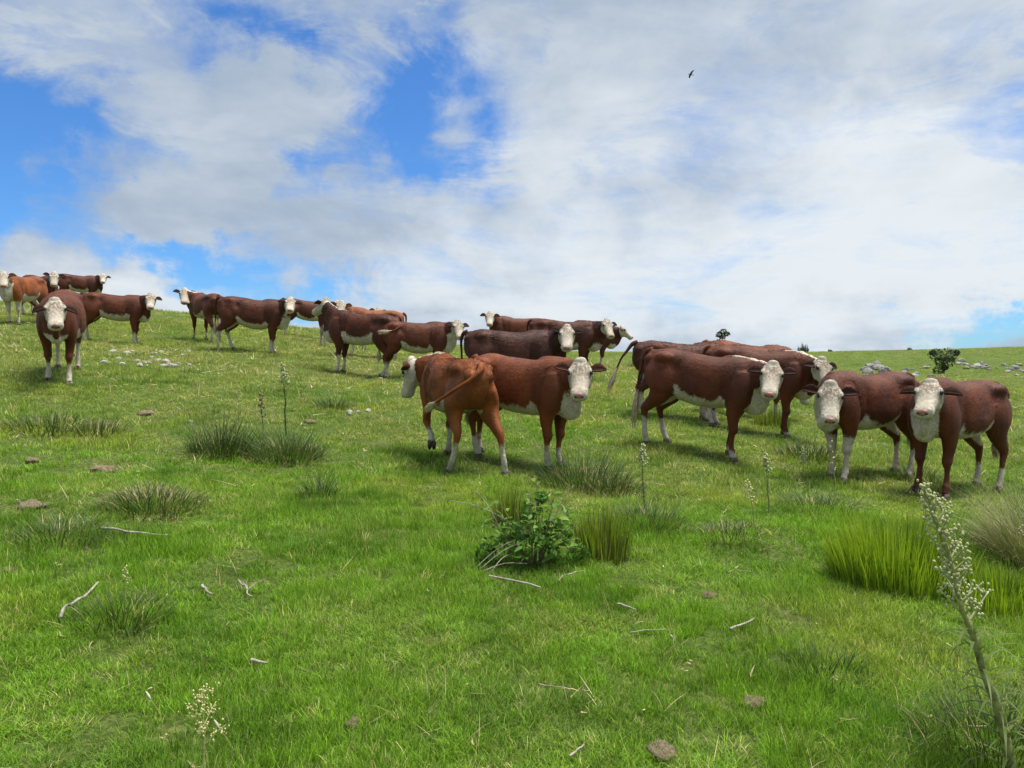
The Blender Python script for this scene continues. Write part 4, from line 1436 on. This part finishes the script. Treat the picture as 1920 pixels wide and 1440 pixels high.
def build_weeds():
    weed(1905, 1470, 1.17, (-0.29, 0.07), 'tall leaning weed with thick pale stem and woolly cream buds', 401, r0=0.021, nleaf=70, nbranch=34, buds=13, top=0.46,
         leaf_len=0.27, single_leaves=True, spread=0.10, budr=0.0054)
    weed(382, 1475, 0.36, (-0.02, 0.05), 'yellowed seed stalk with curled dry flower clusters in lush grass', 403, bud=M_BUDY, r0=0.0075, nleaf=4, nbranch=9, buds=18, top=0.62, leaf_len=0.06, spread=0.085, bare=True, budr=0.0036)
    weed(1208, 965, 0.62, (-0.03, 0.02), 'leafy spike with pale tip rising from the loose green tussock', 405, r0=0.010, nleaf=70, nbranch=12, buds=8, top=0.30, leaf_len=0.09, spread=0.05, budr=0.008)
    weed(1442, 968, 0.56, (-0.06, 0.02), 'narrow leafy spike below the forefeet of the large red cow', 407, r0=0.008, nleaf=55, nbranch=10, buds=8, top=0.34, leaf_len=0.07, spread=0.035, budr=0.008)
    weed(1415, 990, 0.40, (-0.14, 0.0), 'thin pale yellow seed stem beside the narrow leafy spike', 409, r0=0.006, nleaf=6, nbranch=8, buds=5, top=0.55, leaf_len=0.06, spread=0.05, bud=M_BUDY, bare=True)
    weed(1566, 930, 0.60, (-0.07, 0.0), 'bare pale stem standing before the white forelegs', 411, r0=0.007, nleaf=5, nbranch=6, buds=3, top=0.6, leaf_len=0.05, spread=0.02, bud=M_BUDY, bare=True)
    weed(537, 822, 0.92, (-0.05, 0.02), 'dark seed spike, tallest of the plants in the middle of the slope', 413, stem=M_STEMD, r0=0.012, nleaf=80, nbranch=14, buds=7, top=0.30, leaf_len=0.13, spread=0.07, budr=0.010)
    weed(495, 835, 0.62, (-0.06, 0.02), 'reddish dead spike beside the tallest seed spike', 415, stem=M_TWIG, r0=0.008, nleaf=14, nbranch=10, buds=5, top=0.5, leaf_len=0.08, spread=0.045, bud=M_TWIG, budr=0.009)
    weed(447, 800, 0.52, (0.02, 0.02), 'faint pale grass stem rising behind the dark tussock', 417, r0=0.006, nleaf=8, nbranch=8, buds=4, top=0.5, leaf_len=0.1, spread=0.04, budr=0.008)
    weed(1945, 1130, 0.62, (-0.1, 0.0), 'pale flower head over the large sage green tussock', 419, r0=0.010, nleaf=18, nbranch=14, buds=12, top=0.45, leaf_len=0.10, spread=0.08)
    weed(235, 1128, 0.20, (0.0, 0.0), 'short dry seed stem above the low sprawling tussock', 421, r0=0.004, nleaf=3, nbranch=7, buds=4, top=0.5, leaf_len=0.05, spread=0.03, bud=M_BUDY, budr=0.004)
    weed(1370, 800, 0.28, (0.05, 0.0), 'small budded weed under the belly of the large red cow', 423, r0=0.007, nleaf=12, nbranch=8, buds=6, top=0.5, leaf_len=0.08, spread=0.05, budr=0.008)
    weed(1505, 900, 0.30, (0.05, 0.0), 'small branching weed in the low weedy tussock', 425, r0=0.007, nleaf=12, nbranch=10, buds=6, top=0.6, leaf_len=0.09, spread=0.07, budr=0.008)


def leaf_data():
    """one broad leaf with a fold along its midrib"""
    V, F = [], []
    prof = [(0, 0.004), (0.2, 0.020), (0.45, 0.027), (0.7, 0.021), (0.9, 0.009), (1.0, 0.001)]
    for (t_, w) in prof:
        y = t_ * 0.085
        dz = -0.02 * t_ * t_
        V += [(-w, y, dz + w * 0.35), (0, y, dz), (w, y, dz + w * 0.35)]
    for i in range(len(prof) - 1):
        for k in range(2):
            F.append((i * 3 + k, i * 3 + k + 1, i * 3 + 4 + k, i * 3 + 3 + k))
    return V, F


def build_shrub():
    o, p = plant('leafy_shrub', 1000, 1058, 'low glossy leafed shrub with dead twigs in the middle of the pasture', 'shrub')
    r = np.random.default_rng(501)
    V, F = leaf_data()
    datas = []
    for m_ in (M_LEAF, M_LEAF, M_LEAF2):
        me = bpy.data.meshes.new('leaf')
        me.from_pydata(V, [], F)
        me.materials.append(m_)
        me.polygons.foreach_set('use_smooth', [True] * len(me.polygons))
        datas.append(me)
    tips = []
    for k in range(46):
        az = r.uniform(0, 6.28)
        q = r.uniform(0, 1) ** 0.7
        e = Vector((math.cos(az) * 0.40 * q, math.sin(az) * 0.28 * q, 0.06 + 0.46 * math.sqrt(max(0, 1 - q * q)) * r.uniform(0.25, 1.25)))
        b = Vector((math.cos(az) * 0.05, math.sin(az) * 0.05, -0.02))
        pts = [b, b.lerp(e, 0.5) + Vector((0, 0, 0.05)), e]
        tv, tf = tube_mesh(pts, 0.0055, 0.002, 4)
        mesh_obj('stem', tv, tf, M_TWIG, o)
        tips.append(pts)
    c = 0
    for pts in tips:
        for q in range(6):
            f = r.uniform(0.35, 1.03)
            pos = pts[0].lerp(pts[2], f) + Vector((0, 0, 0.2 * f * (1 - f)))
            pos += Vector(r.normal(0, 0.018, 3))
            lo = bpy.data.objects.new('leaf', datas[int(r.integers(0, 3)) if pos.z > 0.22 else 0])
            lo.location = pos
            lo.rotation_euler = (r.normal(0.1, 0.45), r.normal(0, 0.4), r.uniform(0, 6.28))
            s_ = r.uniform(0.5, 0.95)
            lo.scale = (s_, s_, s_)
            link(lo, o)
            c += 1
    cs = [(-0.24, -0.05, 0.12), (0.20, -0.07, 0.12), (0.0, -0.10, 0.15), (-0.02, 0.08, 0.36), (0.13, 0.06, 0.24), (0.33, 0.02, 0.08), (-0.34, 0.02, 0.07), (-0.15, 0.0, 0.24), (0.06, 0.1, 0.46)]
    leaf_cloud('foliage', cs, [0.13, 0.12, 0.14, 0.08, 0.09, 0.08, 0.08, 0.08, 0.05], 850, 0.024, M_LEAF, o, 505)
    # dead twigs lying against the shrub
    for (x0, y0, z0, x1, y1, z1) in ((-0.10, -0.05, 0.20, -0.42, -0.22, 0.01), (-0.06, -0.08, 0.18, -0.38, -0.26, 0.02), (-0.15, -0.1, 0.10, -0.30, -0.30, 0.01),
                                     (-0.25, 0.1, 0.25, -0.42, 0.15, 0.50), (-0.2, 0.1, 0.3, -0.62, 0.2, 0.42), (-0.05, -0.2, 0.05, -0.36, -0.30, 0.02), (0.15, 0.1, 0.3, 0.3, 0.1, 0.55)):
        a_, b_ = Vector((x0, y0, z0)), Vector((x1, y1, z1))
        tv, tf = tube_mesh([a_, a_.lerp(b_, 0.5) + Vector((0, 0, 0.03)), b_], 0.004, 0.0025, 4, 0.1)
        mesh_obj('dead_twig', tv, tf, M_WOOD, o)


def stick(px, py, px2, py2, r0, label, seed, kink=0.04, fork=False):
    a, b = at(px, py), at(px2, py2)
    o = empty('dead_stick', a)
    r = np.random.default_rng(seed)
    pts = []
    for k in range(6):
        f = k / 5
        x, y = a.x + (b.x - a.x) * f, a.y + (b.y - a.y) * f
        ln = (b - a).length
        x += r.normal(0, kink * ln * 0.5); y += r.normal(0, kink * ln)
        pts.append(Vector((x, y, gz(x, y) + r0 * 1.2 + 0.035)) - a)
    V, F = tube_mesh(pts, r0, r0 * 0.65, 7, 0.12, seed)
    mesh_obj('stem', V, F, M_WOOD, o)
    if fork:
        e = pts[3]
        for s in (-1, 1):
            q = [e, e + Vector((0.04 * s, 0.05, 0.03)), e + Vector((0.09 * s, 0.08, 0.05))]
            V, F = tube_mesh(q, r0 * 0.6, r0 * 0.3, 5, 0.1, seed + s)
            mesh_obj('side_twig', V, F, M_WOOD, o)
    tag(o, label, 'stick')


def build_sticks():
    stick(190, 1003, 318, 1016, 0.010, 'long straight grey fallen stick lying beside the drooping green tussock', 601, 0.015)
    stick(112, 1172, 165, 1118, 0.010, 'crooked bleached stick like driftwood lying in short grass', 602, 0.10)
    stick(918, 1092, 1014, 1118, 0.008, 'peeled pale stick lying at the foot of the leafy shrub', 603, 0.02)
    stick(1158, 1145, 1192, 1158, 0.007, 'short whitish stick in the lush grass downhill of the shrub', 604, 0.03)
    stick(1368, 1194, 1415, 1174, 0.008, 'stout short pale stick lying level, one end notched', 605, 0.02)
    stick(1068, 1438, 1095, 1416, 0.005, 'thin pale twig poking up beside the crumbled dung pat', 606, 0.02)
    stick(1180, 1200, 1250, 1195, 0.003, 'hair thin straw stem lying level in bright grass', 607, 0.02)
    stick(1010, 1298, 1068, 1312, 0.003, 'hair thin bent straw lying across dark green grass', 608, 0.03)
    stick(445, 1100, 478, 1135, 0.006, 'brown broken branch with forked side twigs', 609, 0.08, True)
    stick(376, 1112, 398, 1130, 0.009, 'stubby brown piece of wood near the forked branch', 610, 0.05)
    stick(470, 1256, 500, 1260, 0.009, 'white ended stub of wood lying uphill of the yellowed seed stalk', 611, 0.03)
    stick(1045, 1100, 1092, 1080, 0.004, 'curved dry stem arching off the grass by the shrub', 612, 0.10)


def rock_mesh(seed, r=1.0, flat=0.6):
    g = np.random.default_rng(seed)
    bm = bmesh.new()
    bmesh.ops.create_icosphere(bm, subdivisions=2, radius=1.0)
    ax = g.normal(0, 1, (7, 3)); ax /= np.linalg.norm(ax, axis=1)[:, None]
    lim = g.uniform(0.55, 0.9, 7)
    for v in bm.verts:
        c = np.array(v.co)
        for a_, l_ in zip(ax, lim):
            d_ = c @ a_
            if d_ > l_: c = c - a_ * (d_ - l_) * 0.85
        c = c * (1 + g.normal(0, 0.03))
        v.co = (c[0] * r * 1.2, c[1] * r, c[2] * r * flat)
    me = bpy.data.meshes.new('stone')
    bm.to_mesh(me); bm.free()
    return me


def build_stones():
    r = np.random.default_rng(71)
    shapes = []
    for k in range(6):
        for mt in (M_PALE, M_STONE, M_WSTONE):
            me = rock_mesh(900 + k)
            me.materials.append(mt)
            shapes.append(me)

    def stone(px, py, size, label, group, mt=None):
        p = at(px, py)
        k = int(r.integers(0, 6)) * 3 + (mt if mt is not None else int(r.uniform() < 0.65))
        o = bpy.data.objects.new('stone', shapes[k])
        s_ = size * r.uniform(0.7, 1.25)
        o.scale = (s_, s_ * r.uniform(0.7, 1.1), s_ * r.uniform(0.9, 1.6))
        o.rotation_euler = (r.normal(0, 0.15), r.normal(0, 0.15), r.uniform(0, 6.28))
        o.location = p + Vector((0, 0, 0.12 * s_ + 0.01))
        link(o)
        tag(o, label, 'stone', group)
    ls = [(195, 682), (205, 668), (213, 662), (222, 675), (238, 664), (262, 687), (270, 684), (278, 682), (290, 664), (296, 677), (302, 663), (313, 663),
          (318, 686), (326, 689), (308, 688), (343, 668), (355, 662), (258, 679), (285, 672), (312, 681), (335, 684), (230, 686), (355, 686), (246, 660)]
    for q in ls:
        stone(*q, 0.06, 'small whitish stone among others scattered in the grass by the broad tan faced cow', 'stones scattered left of the herd', 2)
    for q in [(358, 793), (655, 778), (672, 775), (690, 772), (655, 775)]:
        stone(*q, 0.045, 'small whitish stone half sunk in the grass of the middle slope', 'stones on the middle slope', 2)
    for (px, py) in [(1622, 695), (1636, 692), (1648, 694), (1641, 686), (1655, 699), (1628, 701), (1662, 697), (1630, 689)]:
        stone(px, py, 0.36, 'grey boulder in the heap between the two end cows and the skyline', 'boulder heap on the far slope', 1)
    for k in range(34):
        px = r.uniform(1795, 1925); py = 684 + (px - 1795) * 0.10 + r.normal(0, 6)
        stone(px, py, r.uniform(0.10, 0.26), 'pale stone in the straggling line beyond the end of the herd', 'line of stones on the far slope')
    for k in range(12):
        px = r.uniform(1690, 1760); py = r.uniform(690, 710)
        stone(px, py, r.uniform(0.10, 0.22), 'pale stone lying around the foot of the dark round bush', 'stones around the bush')


def build_dung():
    spots = [(60, 952, 0.13, 'smooth grey brown mound of dried dung at the edge of the open grass'), (190, 884, 0.14, 'dark crumbly dung mound uphill of the smooth one'),
             (60, 866, 0.09, 'small dark clod near the dung mounds'), (1415, 1324, 0.075, 'dry flaky dung pat ringed by lush grass'), (1240, 1412, 0.085, 'crumbled tan dung pat with a pale seedling beside it'),
             (1330, 1120, 0.07, 'small grey dung crumb in the yellowish grass'), (660, 1362, 0.05, 'brown crumb of dung sunk in deep green grass'), (10, 1072, 0.07, 'grey clod at the edge of the short grass'),
             (275, 778, 0.13, 'flat brown pat on the middle slope'), (580, 793, 0.12, 'grey flat pat beside the tall seed spike')]
    for i, (px, py, s_, lab) in enumerate(spots):
        g = np.random.default_rng(950 + i)
        bm = bmesh.new()
        bmesh.ops.create_icosphere(bm, subdivisions=3, radius=1.0)
        co = np.array([v.co for v in bm.verts])
        k1 = vnoise3(co * 2.1 + i * 7, 5) - 0.5
        k2 = vnoise3(co * 6.3 + i, 8) - 0.5
        for v, a_, b_ in zip(bm.verts, k1, k2):
            f = 1 + a_ * 0.9 + b_ * 0.35
            v.co = (v.co.x * f, v.co.y * f, v.co.z * 0.36 * (1 + a_ * 1.2 + b_ * 1.5))
        me = bpy.data.meshes.new('dung_pat')
        bm.to_mesh(me); bm.free()
        me.materials.append(M_DUNG)
        me.polygons.foreach_set('use_smooth', [True] * len(me.polygons))
        o = bpy.data.objects.new('dung_pat', me)
        o.location = at(px, py) + Vector((0, 0, 0.006))
        o.scale = (s_ * 0.85, s_ * 0.7, s_)
        o.rotation_euler = (0, 0, i * 1.3)
        link(o)
        tag(o, lab, 'dung')


def leaf_cloud(name, centres, radii, n, size, mat, parent, seed):
    """small leaves spread through a few overlapping lumps"""
    r = np.random.default_rng(seed)
    V, F = [], []
    for k in range(n):
        i = int(r.integers(0, len(centres)))
        v = r.normal(0, 1, 3); v /= np.linalg.norm(v)
        q = r.uniform(0.35, 1.0) ** 0.5
        c = np.array(centres[i]) + v * q * radii[i] * np.array([1, 1, 0.85])
        a = r.normal(0, 1, 3); a /= np.linalg.norm(a)
        b = np.cross(a, r.normal(0, 1, 3)); b /= np.linalg.norm(b)
        s_ = size * r.uniform(0.5, 1.3)
        m_ = len(V)
        V += [(c - a * s_).tolist(), (c + b * s_ * 0.5).tolist(), (c + a * s_).tolist(), (c - b * s_ * 0.5).tolist()]
        F.append((m_, m_ + 1, m_ + 2, m_ + 3))
    return tag(mesh_obj(name, V, F, mat, parent, smooth=False), kind='stuff')


def bush(px, d, h, trunk_h, lumps, label, seed, mat, leaf=0.09, n=1500, name='bush'):
    x = (px - 960) / FPX * d
    o = empty(name, (x, d, gz(x, d)))
    r = np.random.default_rng(seed)
    cs, rs = [], []
    for (lx, lz, lr) in lumps:
        cs.append((lx, r.normal(0, 0.15) * lr, lz)); rs.append(lr)
    V, F = tube_mesh([Vector((0, 0, -0.1)), Vector((0.05, 0, trunk_h * 0.5)), Vector((0.02, 0, trunk_h))], 0.05 * h, 0.03 * h, 6, 0.1, seed)
    mesh_obj('trunk', V, F, M_TWIG, o)
    for (c, q) in zip(cs, rs):
        V, F = tube_mesh([Vector((0.02, 0, trunk_h * 0.8)), Vector(c) * 0.6 + Vector((0, 0, trunk_h * 0.3)), Vector(c)], 0.022 * h, 0.008 * h, 5, 0.1, seed)
        mesh_obj('limb', V, F, M_TWIG, o)
    leaf_cloud('crown', cs, rs, n, leaf, mat, o, seed)
    tag(o, label, 'bush')
    return o


def build_bushes():
    # heights are real sizes; the far slope is some 45 m away, the crest 60 to 100 m
    bush(1768, 44, 1.5, 0.6, [(-0.40, 1.10, 0.42), (0.1, 1.10, 0.50), (0.50, 1.05, 0.38), (0.25, 0.70, 0.38), (-0.15, 0.70, 0.32), (-0.25, 0.2, 0.32), (0.1, 0.35, 0.2), (-0.6, 1.2, 0.2), (0.75, 1.2, 0.2)],
         'dark round topped bush with short trunk on the far stony slope', 701, M_FLEAF, 0.055, 2600)
    bush(1352, 70, 2.0, 0.8, [(-0.2, 1.85, 0.32), (0.15, 2.1, 0.34), (0.5, 1.9, 0.28), (0.1, 1.65, 0.28), (-0.25, 1.2, 0.28), (-0.45, 0.8, 0.3)],
         'ragged small tree showing over the backs of the herd on the skyline', 703, M_FLEAF, 0.10, 620)
    for i, (px, d, h, n, lab) in enumerate([(1505, 90, 1.0, 500, 'spiky grey green scrub on the skyline behind the half turned cow'), (1556, 92, 0.35, 120, 'tiny scrub dot on the skyline next to the spiky scrub'),
                                            (1705, 98, 0.45, 150, 'tiny dark scrub dot on the skyline near the round topped bush'), (1413, 85, 0.7, 120, 'single short scrub spike on the skyline above the backs')]):
        x = (px - 960) / FPX * d
        o = empty('scrub', (x, d, gz(x, d)))
        tag(o, lab, 'scrub')
        fan('spikes', n // 8, 0.55 * h if i != 3 else 0.12, h * 0.7, h * 1.5, 0.09, 0.1, 0.25, M_FLEAF2, o, 710 + i, 3)
        leaf_cloud('foliage', [(-0.4 * h, 0, h * 0.35), (0.1 * h, 0, h * 0.4), (0.5 * h, 0, h * 0.3)] if i != 3 else [(0, 0, h * 0.5)], [h * 0.3, h * 0.35, h * 0.25] if i != 3 else [h * 0.2], n // 2, 0.08, M_FLEAF2, o, 720 + i)


def build_bird():
    v = px_dir(1295, 140)
    o = empty('bird', Vector((0, 0, EYE)) + v * 40, R(200))
    sh = Shell()
    sh.tube('b', [(-0.10, 0, 0, 0.008, 0.014), (-0.05, 0, 0, 0.022, 0.024), (0.02, 0, 0, 0.028, 0.03), (0.07, 0, 0.01, 0.022, 0.022), (0.10, 0, 0.018, 0.018, 0.018), (0.135, 0, 0.012, 0.003, 0.003)], (0, 1, 0), 8, 3)
    mesh_obj('body', sh.v, sh.f, M_BIRD, o)
    for s, up in ((1, 0.9), (-1, -0.55)):
        V, F = [], []
        for k, (sp, c0, c1) in enumerate(((0.02, 0.05, -0.04), (0.07, 0.06, -0.045), (0.12, 0.03, -0.05), (0.17, -0.03, -0.08))):
            for dz in (0.004, -0.004):
                V += [(c0, s * sp, sp * up + dz), (c1, s * sp, sp * up + dz)]
        for k in range(3):
            b = 4 * k
            F += [(b, b + 1, b + 5, b + 4), (b + 2, b + 6, b + 7, b + 3), (b, b + 4, b + 6, b + 2), (b + 1, b + 3, b + 7, b + 5)]
        F += [(0, 2, 3, 1), (12, 13, 15, 14)]
        mesh_obj('wing', V, F, M_BIRD, o, smooth=False)
    mesh_obj('tail', [(-0.08, -0.015, 0.003), (-0.08, 0.015, 0.003), (-0.17, 0.035, 0.003), (-0.17, -0.035, 0.003), (-0.08, -0.015, -0.003), (-0.08, 0.015, -0.003), (-0.17, 0.035, -0.003), (-0.17, -0.035, -0.003)],
             [(0, 1, 2, 3), (7, 6, 5, 4), (0, 4, 5, 1), (1, 5, 6, 2), (2, 6, 7, 3), (3, 7, 4, 0)], M_BIRD, o, smooth=False)
    tag(o, 'small dark bird flying high against the clouds', 'bird')


def build_seed_heads():
    """feathery pale seed heads on thin stems"""
    for i, (px, py, lab) in enumerate([(305, 1372, 'pale feathery seed head leaning left of the yellowed seed stalk'), (435, 1420, 'smaller feathery seed head on the other side of the yellowed stalk'),
                                       (1278, 1222, 'tiny white seed head in the grass near the stout short stick')]):
        o, p = plant('seed_head', px, py, lab, 'seed head')
        h = (0.13, 0.11, 0.07)[i]
        e = Vector((-0.05, 0, h))
        V, F = tube_mesh([Vector((0, 0, -0.02)), Vector((-0.01, 0, h * 0.5)), e], 0.0016, 0.001, 4)
        mesh_obj('stem', V, F, M_TUSS_D, o)
        sh = Shell()
        q = e + Vector((-0.022, 0, 0.04)) * (1 if i < 2 else 0.5)
        sh.tube('h', [(*e, 0.002, 0.002), (*e.lerp(q, 0.35), 0.006, 0.006), (*e.lerp(q, 0.7), 0.005, 0.005), (*q, 0.001, 0.001)], (0, 1, 0), 7, 2)
        mesh_obj('plume', sh.v, sh.f, M_FEATHER, o)


build_tussocks()
build_weeds()
build_shrub()
build_stones()
build_bushes()
build_dung()
build_sticks()
build_seed_heads()
build_bird()
